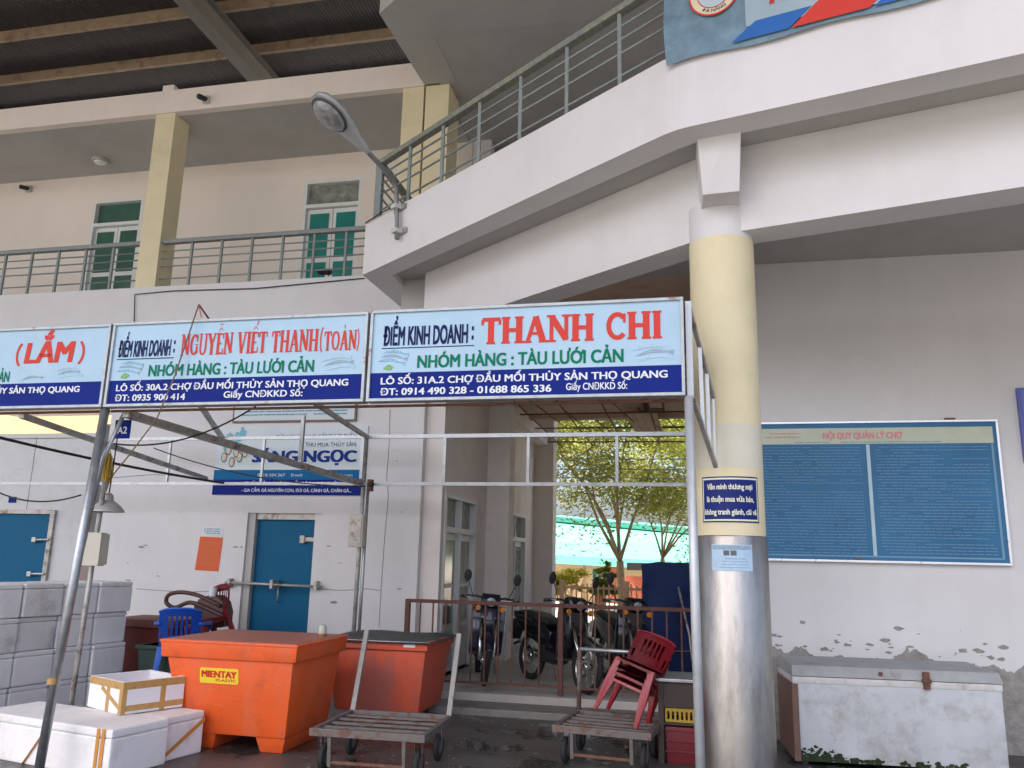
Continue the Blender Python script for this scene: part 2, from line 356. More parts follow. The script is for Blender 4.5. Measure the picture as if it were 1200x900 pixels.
def slab(name, s, org, U, V, u0, u1, v0, cap, mat, parent):
    """s: list of (char, accents)"""
    total = sum(SL[c][0] for c, _ in s); k = (u1 - u0) / total; x = 0; bm = bmesh.new(); U, V = Vector(U), Vector(V); Nn = U.cross(V); cnt = 0
    def P(px, py, off): return Vector(org) + U * (u0 + px * k) + V * (v0 + py * cap) + Nn * off
    def stroke(pts, w):
        nonlocal cnt
        asp = cap / k
        q = [Vector((p[0], p[1] * asp)) for p in pts]; L_, R_ = [], []
        for i, p in enumerate(q):
            t = (q[min(i + 1, len(q) - 1)] - q[max(i - 1, 0)]).normalized(); nn = Vector((-t.y, t.x)) * w * .5
            L_.append(p + nn); R_.append(p - nn)
        cnt += 1; off = .003 + .00025 * (cnt % 9)
        lv = [bm.verts.new(P(a.x, a.y / asp, off)) for a in L_]; rv = [bm.verts.new(P(a.x, a.y / asp, off)) for a in R_]
        for i in range(len(q) - 1): bm.faces.new((lv[i], rv[i], rv[i + 1], lv[i + 1]))
    for c, acc in s:
        w, st, sf = SL[c]
        for pts, tw in st: stroke([(x + a, b) for a, b in pts], tw)
        for a, b in sf: stroke([(x + a - .17, b + (.035 if b < .5 else -.035)), (x + a + .17, b + (.035 if b < .5 else -.035))], .085)
        m = x + w / 2
        for ac in acc:
            if ac == '^': stroke([(m - .18, 1.09), (m, 1.22), (m + .18, 1.09)], .07)
            if ac == '~': stroke([(m - .16, 1.34), (m - .06, 1.40), (m + .06, 1.34), (m + .16, 1.40)], .06)
            if ac == '/': stroke([(m + .1, 1.27), (m + .24, 1.47)], .08)
            if ac == '?': stroke([(m - .08, 1.2), (m + .06, 1.26), (m + .05, 1.16), (m, 1.08)], .06)
            if ac == '.': stroke([(m - .05, -.16), (m + .05, -.16)], .09)
        x += w
    me = bpy.data.meshes.new(name); bm.to_mesh(me); bm.free()
    return link(name, me, mat, parent)
def panel(name, org, U, V, u0, u1, v0, v1, off, mat, parent, th=None):
    U, V = Vector(U), Vector(V); Nn = U.cross(V); o = Vector(org)
    if th is None:
        return mesh(name, [o + U * a + V * b + Nn * off for a, b in ((u0, v0), (u1, v0), (u1, v1), (u0, v1))], [(0, 1, 2, 3)], mat, parent)
    bot = [o + U * a + V * b + Nn * (off - th) for a, b in ((u0, v0), (u1, v0), (u1, v1), (u0, v1))]
    top = [o + U * a + V * b + Nn * off for a, b in ((u0, v0), (u1, v0), (u1, v1), (u0, v1))]
    return B().frust(bot, top).obj(name, mat, parent)
def poly(name, org, U, V, pts, off, mat, parent):
    U, V = Vector(U), Vector(V); Nn = U.cross(V); o = Vector(org)
    return mesh(name, [o + U * a + V * b + Nn * off for a, b in pts], [tuple(range(len(pts)))], mat, parent)
XU, ZU = (1, 0, 0), (0, 0, 1)

def holewall(name, axis, c0, c1, u0, u1, z0, z1, holes, mat, parent):
    """wall slab between planes c0<c1 on 'axis' ('Y' or 'X'), spanning u, z, with rectangular openings (u0,u1,z0,z1)"""
    us = sorted(set([u0, u1] + [h[i] for h in holes for i in (0, 1)])); zs = sorted(set([z0, z1] + [h[i] for h in holes for i in (2, 3)]))
    def solid(i, j):
        if i < 0 or j < 0 or i >= len(us) - 1 or j >= len(zs) - 1: return False
        a, b = (us[i] + us[i + 1]) / 2, (zs[j] + zs[j + 1]) / 2
        return not any(h[0] < a < h[1] and h[2] < b < h[3] for h in holes)
    def P(u, c, z): return (u, c, z) if axis == 'Y' else (c, u, z)
    b = B()
    for i in range(len(us) - 1):
        for j in range(len(zs) - 1):
            if not solid(i, j): continue
            A0, A1, Z0, Z1 = us[i], us[i + 1], zs[j], zs[j + 1]
            for c in (c0, c1): b.quad(P(A0, c, Z0), P(A1, c, Z0), P(A1, c, Z1), P(A0, c, Z1))
            if not solid(i - 1, j): b.quad(P(A0, c0, Z0), P(A0, c1, Z0), P(A0, c1, Z1), P(A0, c0, Z1))
            if not solid(i + 1, j): b.quad(P(A1, c0, Z0), P(A1, c1, Z0), P(A1, c1, Z1), P(A1, c0, Z1))
            if not solid(i, j - 1): b.quad(P(A0, c0, Z0), P(A1, c0, Z0), P(A1, c1, Z0), P(A0, c1, Z0))
            if not solid(i, j + 1): b.quad(P(A0, c0, Z1), P(A1, c0, Z1), P(A1, c1, Z1), P(A0, c1, Z1))
    bmesh.ops.remove_doubles(b.bm, verts=b.bm.verts, dist=1e-5)
    return b.obj(name, mat, parent)

# ============================================================ GROUND
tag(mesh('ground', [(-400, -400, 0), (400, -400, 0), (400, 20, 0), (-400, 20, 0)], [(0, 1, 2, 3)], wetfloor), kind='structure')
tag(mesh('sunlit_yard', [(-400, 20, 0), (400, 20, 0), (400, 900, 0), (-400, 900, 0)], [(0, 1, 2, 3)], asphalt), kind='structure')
tag(box('lower_step', -3.42, .6, 8.72, 9.18, -.1, .07, concrete, bev=.012), kind='structure')
tag(box('passage_floor', -3.44, .6, 9.18, 17.0, -.1, .15, paving, bev=.012), kind='structure')
tag(box('yard_slab', -12, 12, 17.003, 22, -.1, .1, paving), kind='structure')

# ============================================================ MAIN BLOCK
FY = 9.75
mb = thing('market_building', 'two storey white market block with a railed balcony and yellow pillars', 'building', (-8, 12, 0))
door_hole = (-5.66, -4.62, 0, 2.12)
holewall('ground_floor_wall', 'Y', FY, FY + .22, -7.9, -3.3, 0, 4.72, [door_hole], white, mb)
box('side_pier', -3.297, -3.053, FY + .10, FY + .215, 0, 4.72, tan, mb)
D1 = (9.98, 11.55, .15, 2.42); D2 = (13.45, 15.2, .15, 2.42)
holewall('passage_wall', 'X', -3.3, -3.05, FY + .22, 16.2, 0, 4.6, [D1, D2], tan, mb)
box('pilaster', -3.05, -2.70, 12.15, 12.55, .13, 4.6, tan, mb)
box('pilaster', -3.05, -2.66, 16.0, 16.4, .13, 4.6, tan, mb)
box('ceiling_beam', -3.05, -2.78, 12.55, 16.0, 3.86, 4.12, tan, mb)
box('rear_wall', -16, -3.3, 16.2, 16.45, 4.72, 8.5, white, mb)
# left end: open ground floor beneath the balcony, upper floor carried across
box('balcony_slab', -18, -3.06, FY, 16.2, 4.722, 5.20, white, mb)
box('balcony_kerb', -18, -3.56, FY - .003, FY + .16, 5.20, 5.32, white, mb)
UDA = (-10.13, -9.12, 5.36, 7.6); UDB = (-6.11, -5.09, 5.36, 7.64)
holewall('upper_wall', 'Y', 11.38, 11.6, -18, -3.25, 5.20, 8.09, [UDA, UDB], cream, mb)
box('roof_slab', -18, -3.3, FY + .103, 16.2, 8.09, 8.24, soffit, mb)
box('roof_beam', -18, -3.52, FY - .02, FY + .10, 8.087, 8.46, cream, mb)
box('beam_upstand', -7.72, -7.53, FY - .022, FY + .2, 8.46, 8.55, cream, mb)
box('pillar', -7.80, -7.47, FY + .01, FY + .36, 5.32, 8.087, yellow, mb)
box('pillar', -3.84, -3.53, FY + .01, FY + .36, 5.20, 8.087, yellow, mb)
box('pillar', -13.9, -13.55, FY + .01, FY + .36, 5.32, 8.087, yellow, mb)
for x in (-16.0, -11.8): box('ground_pillar', x, x + .35, FY + .1, FY + .45, 0, 4.72, white, mb)

def upper_door(x0, x1, z0, z1, trans, glass, gl2):
    y = 11.40; d = box('door', x0 + .01, x1 - .01, y + .10, y + .13, z0, z1, frost, mb)
    f = .055
    for (a, b_, c, e) in ((x0, x0 + f, z0, z1), (x1 - f, x1, z0, z1), (x0 + f, x1 - f, z1 - f, z1), (x0 + f, x1 - f, trans - .04, trans + .02)):
        box('door_frame', a, b_, y - .02, y + .095, c, e, frost, d)
    m = (x0 + x1) / 2
    box('pane', x0 + f, x1 - f, y + .07, y + .09, trans + .02, z1 - f, gl2, d)
    for (a, b_) in ((x0 + f, m - .006), (m + .006, x1 - f)):
        box('leaf', a, b_, y + .05, y + .085, z0 + .02, trans - .045, frost, d)
        mid = z0 + (trans - z0) * .48
        box('pane', a + .06, b_ - .06, y + .035, y + .048, mid + .05, trans - .13, glass, d)
        box('pane', a + .06, b_ - .06, y + .035, y + .048, z0 + .1, mid - .03, glass, d)
    return d
dimg = M('dim_green_glass', (.05, .13, .10), .15, var=.2, scale=2, spec=.6)
upper_door(*UDA[:2], 5.38, UDA[3], 7.15, dimg, dimg)
d = upper_door(*UDB[:2], 5.38, UDB[3], 7.20, tealglass, greyglass)

def passage_door(y0, y1, z0, z1):
    x = -3.05; d = box('glazed_door', x - .16, x - .13, y0 + .01, y1 - .01, z0, z1, frost, mb); f = .06
    tr = z1 - .45; m = (y0 + y1) / 2
    for (a, b_, c, e) in ((y0, y0 + f, z0, z1), (y1 - f, y1, z0, z1), (y0 + f, y1 - f, z1 - f, z1), (y0 + f, y1 - f, tr - .05, tr + .02)):
        box('door_frame', x - .125, x + .015, a, b_, c, e, frost, d)
    for (a, b_) in ((y0 + f, m - .02), (m + .02, y1 - f)):
        box('pane', x - .10, x - .085, a, b_, tr + .02, z1 - f, greyglass, d)
        box('leaf', x - .10, x - .06, a, b_, z0 + .02, tr - .055, frost, d)
        for (p, q) in ((z0 + 1.12, tr - .14), (z0 + .62, z0 + 1.07)):
            box('pane', x - .058, x - .05, a + .08, b_ - .08, p, q, greyglass, d)
        box('kick_panel', x - .058, x - .045, a + .08, b_ - .08, z0 + .1, z0 + .55, white, d)
    box('mullion', x - .10, x + .0, m - .02, m + .02, z0, z1 - f, frost, d)
passage_door(*D1); passage_door(*D2)

# blue steel door of the ground floor, set in a reveal
bd = box('blue_door', -5.56, -4.72, FY + .10, FY + .15, .02, 2.04, bluedoor, mb, bev=.008)
tag(bd, 'blue painted steel door with a sliding bolt bar')
box('door_frame', -5.66, -5.56, FY + .03, FY + .20, 0, 2.12, soffit, bd)
box('door_frame', -4.72, -4.62, FY + .03, FY + .20, 0, 2.12, white, bd)
box('lintel', -5.558, -4.722, FY + .05, FY + .17, 2.04, 2.12, galvrust, bd)
B().box(-4.9, -4.68, FY + .06, FY + .10, 1.76, 1.82, .01).box(-4.93, -4.86, FY + .05, FY + .1, 1.74, 1.84, .01).obj('hinge', galvrust, bd)
tube('bolt_bar', [(-5.86, FY - .06, 1.23), (-4.52, FY - .06, 1.21)], .017, galvrust, bd)
for x in (-5.8, -5.2, -4.6): B().box(x - .02, x + .02, FY - .09, FY + (.09 if x == -5.2 else -.001), 1.17, 1.28, .004).obj('bolt_bracket', galvrust, bd)
tube('handle', [(-5.16, FY + .1, 1.2), (-5.17, FY + .05, 1.18), (-5.17, FY + .05, 1.02), (-5.16, FY + .1, 1.0)], .01, galvrust, bd)

crackm = M('dark_crack_line', (.20, .19, .18), .95); scuffm = M('grey_scuff', (.30, .29, .28), .9, var=.3, scale=30)  # dark grey lines for wall cracks and seams, mid grey for scuffs
for pts in ([(457, 480), (456, 520), (453, 560), (455, 580), (450, 640), (446, 700), (444, 735)], [(372, 690), (400, 692), (430, 690), (446, 692)], [(130, 560), (180, 556), (236, 560)], [(160, 690), (215, 694), (262, 692)]):
    v = [ony(x_, y_, FY - .002) for x_, y_ in pts]; B().tube(v, .0035, 4).obj('crack', crackm, mb)
rs = random.Random(12)
for (px, py, sz) in ((166, 641, .05), (171, 639, .035), (276, 641, .04), (283, 641, .03), (236, 655, .02), (150, 660, .02), (385, 640, .03), (392, 706, .05), (398, 660, .02), (470, 600, .02), (468, 690, .035), (465, 540, .02), (210, 600, .015), (150, 680, .04), (185, 675, .03)):
    q = ony(px, py, FY - .003)
    mesh('scuff', [(q.x + sz * math.cos(a_) * rs.uniform(.6, 1.4), FY - .003, q.z + sz * .28 * math.sin(a_) * rs.uniform(.5, 1.5)) for a_ in [2 * PI * i / 9 for i in range(9)]], [tuple(range(9))], scuffm, mb)
# ============================================================ WING
wg = thing('wing_building', 'white two storey wing with an angled balcony over the round column', 'building', (4, 9, 0))
A_ = Vector((-3.58, 8.17)); B_ = Vector((-.05, 5.56)); R_ = Vector((2.07, 5.01)); dirR = (R_ - B_).normalized(); R2 = B_ + dirR * 9
dirA = (B_ - A_).normalized(); nA = Vector((-dirA.y, dirA.x)); nR = Vector((-dirR.y, dirR.x))   # pointing back into the building
def off_path(d, ylast=None):
    """outline of the floor edge moved d metres inwards, with a softly rounded corner at the column"""
    a = A_ + nA * d + dirA * (d * .9 if d else 0); r2 = R2 + nR * d
    # intersection of the two offset lines
    p, q = A_ + nA * d, B_ + nR * d
    den = dirA.x * dirR.y - dirA.y * dirR.x; t = ((q.x - p.x) * dirR.y - (q.y - p.y) * dirR.x) / den
    c = p + dirA * t; k = []
    for i in range(5):
        s = i / 4; u = c - dirA * .12 * (1 - s) ** 2 + dirR * .12 * s ** 2; k.append(u)
    return [a] + k + [r2]
def band(name, d0, d1, z0, z1, mat, parent, back=0):
    P0 = off_path(d0); P1 = off_path(d1)
    if back: P0[0] = P0[0] - dirA * back; P1[0] = P1[0] - dirA * (back + (d1 - d0) * .9)
    b = B(); n = len(P0)
    lo0 = [b.bm.verts.new((p.x, p.y, z0)) for p in P0]; hi0 = [b.bm.verts.new((p.x, p.y, z1)) for p in P0]
    lo1 = [b.bm.verts.new((p.x, p.y, z0)) for p in P1]; hi1 = [b.bm.verts.new((p.x, p.y, z1)) for p in P1]
    for i in range(n - 1):
        b.bm.faces.new((lo0[i], lo0[i + 1], hi0[i + 1], hi0[i])); b.bm.faces.new((lo1[i + 1], lo1[i], hi1[i], hi1[i + 1]))
        b.bm.faces.new((lo0[i + 1], lo0[i], lo1[i], lo1[i + 1])); b.bm.faces.new((hi0[i], hi0[i + 1], hi1[i + 1], hi1[i]))
    b.bm.faces.new((lo0[0], hi0[0], hi1[0], lo1[0])); b.bm.faces.new((lo0[-1], lo1[-1], hi1[-1], hi0[-1]))
    return b.obj(name, mat, parent)
band('balcony_fascia', 0, .25, 4.72, 5.34, white, wg)
# return of the edge beam along the left side, back to the main block
a3 = off_path(.25)[0]
B().prism([(A_.x + .002, A_.y + .002), (a3.x, a3.y), (-3.27, FY - .006), (-3.56, FY - .006)], 4.72, 5.335).obj('side_fascia', white, wg)
# slab between edge beam and inner beam, recessed above the beam soffits
pth = off_path(.25)
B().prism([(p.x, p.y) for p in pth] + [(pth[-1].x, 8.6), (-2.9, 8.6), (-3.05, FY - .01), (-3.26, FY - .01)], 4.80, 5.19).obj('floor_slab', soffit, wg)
# inner beam
IA = 1.0
def inner(d0, d1, z0, z1): return band('inner_beam', d0, d1, z0, z1, white, wg, .16)
inner(.60, .90, 4.10, 4.798)
box('cross_beam', -3.27, -2.885, 8.62, FY - .01, 4.10, 4.797, soffit, wg)
# ceiling behind the inner beam, wall and passage ceiling
pi_ = off_path(.90)
B().prism([(p.x, p.y) for p in pi_] + [(pi_[-1].x, 8.75), (-2.87, 8.75)], 4.722, 4.798).obj('ceiling_slab', soffit, wg)
box('rear_ceiling', -2.87, .30, 8.753, 14.2, 4.722, 4.96, ribroof, wg)  # tan colour here stands in for warm sunlight bounced up the passage
WY = 8.5
box('ground_floor_wall', .30, 9, WY, WY + .25, 0, 4.72, white, wg)
box('passage_side_wall', .30, .55, WY + .252, 16.4, 0, 4.72, tan, wg)
box('rear_wall', .56, 9, 16.1, 16.4, 0, 8.5, white, wg)
# upper storey
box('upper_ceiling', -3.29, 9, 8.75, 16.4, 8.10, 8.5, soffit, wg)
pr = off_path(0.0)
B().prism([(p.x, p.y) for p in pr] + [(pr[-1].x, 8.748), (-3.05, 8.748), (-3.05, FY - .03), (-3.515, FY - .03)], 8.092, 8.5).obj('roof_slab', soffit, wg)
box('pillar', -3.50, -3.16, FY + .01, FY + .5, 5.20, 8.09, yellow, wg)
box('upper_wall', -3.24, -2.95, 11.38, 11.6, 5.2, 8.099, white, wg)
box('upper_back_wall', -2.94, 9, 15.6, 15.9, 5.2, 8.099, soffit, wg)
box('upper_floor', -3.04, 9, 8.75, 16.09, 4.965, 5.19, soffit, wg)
# exposed cement where the paint has peeled near the floor of the wall
b = B()
rp = random.Random(5)
def blob(bm, x, z, r, y, n=9):
    k = [bm.verts.new((x + r * math.cos(2 * PI * i / n) * rp.uniform(.6, 1.5), y, z + .45 * r * math.sin(2 * PI * i / n) * rp.uniform(.6, 1.4))) for i in range(n)]
    bm.faces.new(k)
top = [(.56 + i * .02, .76 + .05 * math.sin(i * .11) + .05 * math.sin(i * .31 + 1) * math.sin(i * .07) + rp.uniform(-.012, .014) + (.05 if (i // 7) % 4 == 1 else 0)) for i in range(240)]
vsA = [(x, WY - .004, z) for x, z in top] + [(x, WY - .004, -.02) for x, z in top]
n = len(top)
mesh('peeled_patch', vsA, [(i, i + 1, n + i + 1, n + i) for i in range(n - 1)], peel, wg)
for i in range(40):
    blob(b.bm, rp.uniform(.6, 3.4), .80 + abs(rp.gauss(0, .10)), rp.uniform(.008, .045), WY - .0045 - i * .00003)
tag(b.obj('paint_chip', peel, wg), kind='stuff')

# ------------------------------------------------------------ passage ceiling: boards and rusty lath
pc = thing('passage_ceiling', 'broken tan board ceiling with rusty rods hanging in the passage', 'ceiling', (-1.3, 12, 4.1))
for i in range(9):
    x0 = -2.76 + i * .34
    for (ya, yb) in ((FY + .3, 11.9), (11.91, 14.0)):
        if (i, ya) in ((6, 11.91),): continue
        box('ceiling_board', x0, x0 + .335, ya, yb, 4.12 + .004 * (i % 3), 4.14 + .004 * (i % 3), ribroof, pc)
box('tie_beam', -3.04, .29, 14.0, 14.2, 4.05, 4.72, ribroof, pc)
tube('rod', [(-3.0, 12.0, 4.03), (.25, 12.0, 4.04)], .012, rust, pc, 6)
for k, y in enumerate((10.9, 13.2, 14.6, 15.6)): tube('rod', [(-3.0, y, 4.0 - .01 * k), (.25, y, 4.02 - .02 * k)], .012, rust, pc, 6)
for k, y in enumerate((15.0, 16.0)): tube('rod', [(-3.0, y, 3.93), (.25, y, 3.91)], .014, rust, pc, 6)
for k, x in enumerate((-2.6, -1.95, -1.3, -.6, -.05)):
    tube('rod', [(x, 10.4, 3.98), (x + .03, 16.4, 3.9)], .012, rust, pc, 6)
for k in range(7):
    x = -2.5 + k * .42; tube('rod', [(x, 12.6 + (k % 3) * .9, 4.12), (x + .35, 13.6 + (k % 3) * .9, 3.9)], .01, rust, pc, 5)
for k in range(4):
    bar('loose_board', (-.95 + k * .13, 13.3, 4.0), (-.85 + k * .13 - .02 * k, 14.9, 3.86 + .02 * k), .12, ribroof, pc, h=.012)
bar('loose_board', (-.55, 11.6, 4.06), (-.5, 12.9, 4.02), .2, ribroof, pc, h=.012)

# ============================================================ ROUND COLUMN
col = thing('column', 'round pale yellow column with its lower part wrapped in stainless sheet', 'column', (.285, 6.25, 0))
CC = (.285, 6.25)
B().lathe([(.247, 1.8), (.247, 4.06)], (*CC, 0), 48).obj('shaft', yellow, col, auto=True)
B().lathe([(.243, 4.06), (.243, 4.36)], (*CC, 0), 48).obj('capital', white, col, auto=True)
B().lathe([(.255, 0), (.255, .01), (.256, 1.79), (.250, 1.80)], (*CC, 0), 64).obj('steel_cladding', stain, col, auto=True)
B().frust([(.145, 5.80, 4.30), (.41, 5.78, 4.30), (.44, 6.3, 4.30), (.13, 6.3, 4.30)], [(.10, 5.70, 4.965), (.44, 5.62, 4.965), (.46, 6.3, 4.965), (.10, 6.3, 4.965)], .006).obj('bracket', white, col)
b = B(); b.lathe([(.2485, 2.28), (.2485, 2.60)], (*CC, 0), 48)
bmesh.ops.delete(b.bm, geom=[f for f in b.bm.faces if len(f.verts) > 4 or not (f.calc_center_median().y < CC[1] - .08)], context='FACES')
b.obj('repainted_patch', M('pale_repaint', (.66, .64, .52), .8, var=.05), col, smooth=True)
# curved enamel plate on the column
def curved(name, z0, z1, r, a0, a1, mat, parent, n=14):
    vs_ = []; 
    for i in range(n + 1):
        a = rad(a0 + (a1 - a0) * i / n); vs_ += [(CC[0] + r * math.sin(a), CC[1] - r * math.cos(a), z0), (CC[0] + r * math.sin(a), CC[1] - r * math.cos(a), z1)]
    return mesh(name, vs_, [(2 * i, 2 * i + 2, 2 * i + 3, 2 * i + 1) for i in range(n)], mat, parent, True)
def curve_text(name, s, r, aL, aR, z, cap, mat, parent, bold=.02):
    me = layered(s, bold); xs = [v.co.x for v in me.vertices]; a, b_ = min(xs), max(xs)
    for v in me.vertices:
        an = rad(aL + (aR - aL) * (v.co.x - a) / (b_ - a)); h = v.co.y * cap / .69; r_ = r + v.co.z
        v.co = (CC[0] + r_ * math.sin(an), CC[1] - r_ * math.cos(an), z + h)
    return link(name, me, mat, parent)
AC = 0
pl = thing('column_plate', 'blue enamel plate with three lines of cream writing on the column', 'sign', (CC[0], CC[1] - .26, 2.0))
curved('plate_rim', 1.89, 2.215, .2515, AC - 52, AC + 49, plateblue, pl)
curved('plate_line', 1.900, 2.205, .2525, AC - 50, AC + 47, platecream, pl)
curved('plate_face', 1.912, 2.193, .2535, AC - 48, AC + 45, plateblue, pl)
for s, z, aL, aR in (("Văn minh thương mại", 2.123, -40, 36), ("là thuận mua vừa bán,", 2.035, -41, 38), ("không tranh giành, cãi vã", 1.945, -46, 43)):
    curve_text('writing', s, .2545, aL + AC, aR + AC, z, .038, platecream, pl, .035)
nt = thing('column_notice', 'pale blue printed notice pasted on the stainless part of the column', 'notice', (CC[0], CC[1] - .26, 1.6))
curved('sheet', 1.555, 1.735, .2585, -34, 30, M('pale_blue_paper', (.42, .58, .74), .5, var=.12, scale=20), nt)
curved('print_band', 1.70, 1.73, .2592, -33, 29, tgrey, nt)
for (a0, a1) in ((-15, -6), (-4, 5)): curved('portrait', 1.66, 1.695, .2592, a0, a1, M('dim_photo_print', (.10, .12, .14), .6), nt, 5)
for k in range(4): curved('print_line', 1.575 + k * .02, 1.581 + k * .02, .2592, -22 + 3 * k, 26 - 2 * k, tgrey, nt)

# ============================================================ RAILINGS
def railing(root, p, q, ztop, zbase, n, fr, mat, matbar, topr=.028, first=0, last=1, lam=None, tops=None):
    p, q = Vector(p), Vector(q); d = (q - p); L = d.length
    def at(t, z): v = p + d * t; return (v.x, v.y, z)
    b = B().bar(at(0, ztop), at(1, ztop), .085, .062, .01); b.obj('top_rail', tops or matbar, root)
    for i in range(n + 1):
        t = i / n
        if i == 0 and not first: continue
        B().bar(at(t, zbase), at(t, ztop - .02), .032, .032).obj('baluster', mat, root)
    for f in fr:
        z = ztop - (ztop - zbase) * f
        B().tube([at(0, z), at(1, z)], .0115, 6).obj('rail_bar', mat, root, smooth=True)
fr = (.20, .36, .53, .80)
rl = thing('balcony_railing', 'grey steel balcony railing in front of the right teal door', 'railing', (-5.8, 9.83, 5.32))
railing(rl, (-7.46, 9.83, 0), (-3.62, 9.83, 0), 6.03, 5.32, 8, fr, greyp, greyp, first=0)
rl = thing('balcony_railing', 'grey steel balcony railing in front of the left teal door, left of the yellow pillar', 'railing', (-10, 9.83, 5.32))
railing(rl, (-13.5, 9.83, 0), (-7.81, 9.83, 0), 6.03, 5.32, 12, fr, greyp, greyp)
wr = thing('wing_railing', 'long weathered grey railing along the angled white fascia and behind the banner', 'railing', (-2, 7, 5.34))
a1 = A_ + nA * .10 + dirA * .09; b1 = (B_ + nA * .10); r1 = B_ + nR * .10 + dirR * .05; r9 = R2 + nR * .1
railing(wr, (*a1, 0), (*b1, 0), 6.10, 5.34, 7, fr, greyp, lichen, first=0, tops=lichen)
railing(wr, (*r1, 0), (*r9, 0), 6.10, 5.34, 13, fr, greyp, lichen, tops=lichen)
railing(wr, (a1.x, a1.y + .04, 0), (a1.x, FY - .05, 0), 6.09, 5.34, 2, fr, greyp, lichen, first=0, tops=lichen)
B().box(a1.x - .04, a1.x + .04, a1.y - .05, a1.y + .03, 5.34, 6.09, .006).obj('corner_post', greyp, wr)

# red barrier at the passage
rb = thing('barrier_rail', 'rusty red barrier railing across the passage in front of the motorbikes', 'railing', (-1.7, 9.3, .15))
RY = 9.3
B().box(-3.27, .02, RY - .02, RY + .02, 1.085, 1.125, .004).obj('top_rail', redrail, rb)
B().box(-3.24, .0, RY - .012, RY + .012, .225, .25, .003).obj('bottom_rail', rust, rb)
for x in (-3.27, -1.47, -.02): B().box(x, x + .055, RY - .028, RY + .028, .15, 1.13 if x > -3 else 1.12, .004).obj('post', redrail, rb)
x = -3.09
while x < -.05:
    if abs(x + 1.45) > .08: B().box(x - .008, x + .008, RY - .008, RY + .008, .25, 1.085).obj('bar', rust, rb)
    x += .156

# ============================================================ CANOPY ROOF
cr = thing('canopy_roof', 'dark steel canopy roof with corrugated sheets over the yard', 'roof', (-9, 5, 10.5))
RZ = 10.5; X0, X1, Y0, Y1 = -22.0, 3.0, -4.6, 14.0
def sheet(w=1.0, pitch=.0625, amp=.009):
    n = int(w / pitch) * 4; vs_ = []
    for i in range(n + 1):
        x = w * i / n; z = amp * (1 if (i % 4) in (1, 2) else -1); vs_ += [(x, Y0, z), (x, Y1, z)]
    me = bpy.data.meshes.new('roof_sheet'); me.from_pydata(vs_, [], [(2 * i, 2 * i + 2, 2 * i + 3, 2 * i + 1) for i in range(n)]); me.update(); return me
me = sheet(1.006)
for i in range(25):
    o = link('roof_sheet', me, rooft, None); o.parent = cr; o.location = (X0 + i + 9, 0 - 5, RZ + .2 - 10.5 + (i % 2) * .004)
PY0 = 10.64
k = -12
while PY0 + k * 1.18 < Y1:
    y = PY0 + k * 1.18; k += 1
    if y < Y0: continue
    b = B(); b.box(X0, X1, y - .005, y + .005, RZ, RZ + .18).box(X0, X1, y + .0052, y + .07, RZ - .003, RZ + .006).box(X0, X1, y + .005, y + .07, RZ + .172, RZ + .181)
    b.obj('purlin', purl, cr)
for x in (-7.62, -1.4, -14):
    b = B().box(x - .01, x + .01, Y0, Y1, RZ - .42, RZ - .01).box(x - .13, x + .13, Y0, Y1, RZ - .44, RZ - .42).box(x - .13, x + .13, Y0, Y1, RZ - .012, RZ - .002)
    b.obj('rafter', girder, cr)
for x in (-20.5,):
    for y in (-3.0, 12.5): B().box(x - .15, x + .15, y - .15, y + .15, 0, RZ - .44, .01).obj('post', girder, cr)
tube('tie_wire', [(-6.6, 9.2, RZ - .1), (-3.2, 11.2, RZ - .15)], .008, galvrust, cr, 5)

# ============================================================ STREET LAMP on the fascia
lm = thing('street_lamp', 'grey cobra-head street lamp clamped to the corner of the white fascia', 'lamp', (-3.0, 7.75, 5.0))
pA = onv(471, 282, A_, B_); pB = onv(470, 222, A_, B_); outn = Vector((-nA.x, -nA.y, 0))
pA = pA + outn * .06; pB = pB + outn * .06
h1 = ony(425, 172, 6.95); h0 = ony(380, 124, 6.55)
mid = pB.lerp(h1, .22) + Vector((0, 0, .05))
pts = [pA, pA.lerp(pB, .6), pB, pB.lerp(mid, .6) + Vector((0, 0, .02)), mid, mid.lerp(h1, .5), h1]
B().tube(pts, .026, 10).obj('arm', M('lamp_arm_grey', (.25, .25, .24), .5, metal=.3, var=.15), lm, smooth=True)
for p in (pA.lerp(pB, .15), pA.lerp(pB, .62)):
    q = p - outn * .06
    B().box(-.11, .11, -.012, .012, -.03, .03, .004, Matrix.Translation(q + outn * .015) @ Matrix.Rotation(math.atan2(dirA.y, dirA.x), 4, 'Z')).obj('bracket_plate', galvrust, lm)
    B().box(-.045, .045, -.05, .05, -.025, .025, .008, Matrix.Translation(p) @ Matrix.Rotation(math.atan2(dirA.y, dirA.x), 4, 'Z')).obj('clamp', cctvm, lm)
ax = (h0 - h1).normalized(); L = (h0 - h1).length
zc = Vector((0, 0, 1)); sd = ax.cross(zc).normalized(); upv = sd.cross(ax).normalized()
mh = Matrix((ax, sd, upv)).transposed().to_4x4(); mh.translation = h1
hb = B(); rings = []
prof = [(-.08, .03, .03, 0), (.0, .055, .05, .0), (.12, .085, .07, .0), (.24, .125, .085, .01), (.36, .155, .09, .015), (.50, .16, .085, .015), (.60, .13, .07, .01), (.66, .07, .04, .0)]
for (t, w, h, o_) in prof:
    rings.append([hb.bm.verts.new(mh @ Vector((t, w * math.cos(a), o_ + h * math.sin(a) * (1 if math.sin(a) > 0 else .55)))) for a in [2 * PI * i / 20 for i in range(20)]])
for i in range(len(rings) - 1):
    for j in range(20): hb.bm.faces.new((rings[i][j], rings[i][(j + 1) % 20], rings[i + 1][(j + 1) % 20], rings[i + 1][j]))
hb.bm.faces.new(rings[0]); hb.bm.faces.new(rings[-1])
head = hb.obj('lamp_head', lampgrey, lm, auto=True)
gb = B(); rings = []
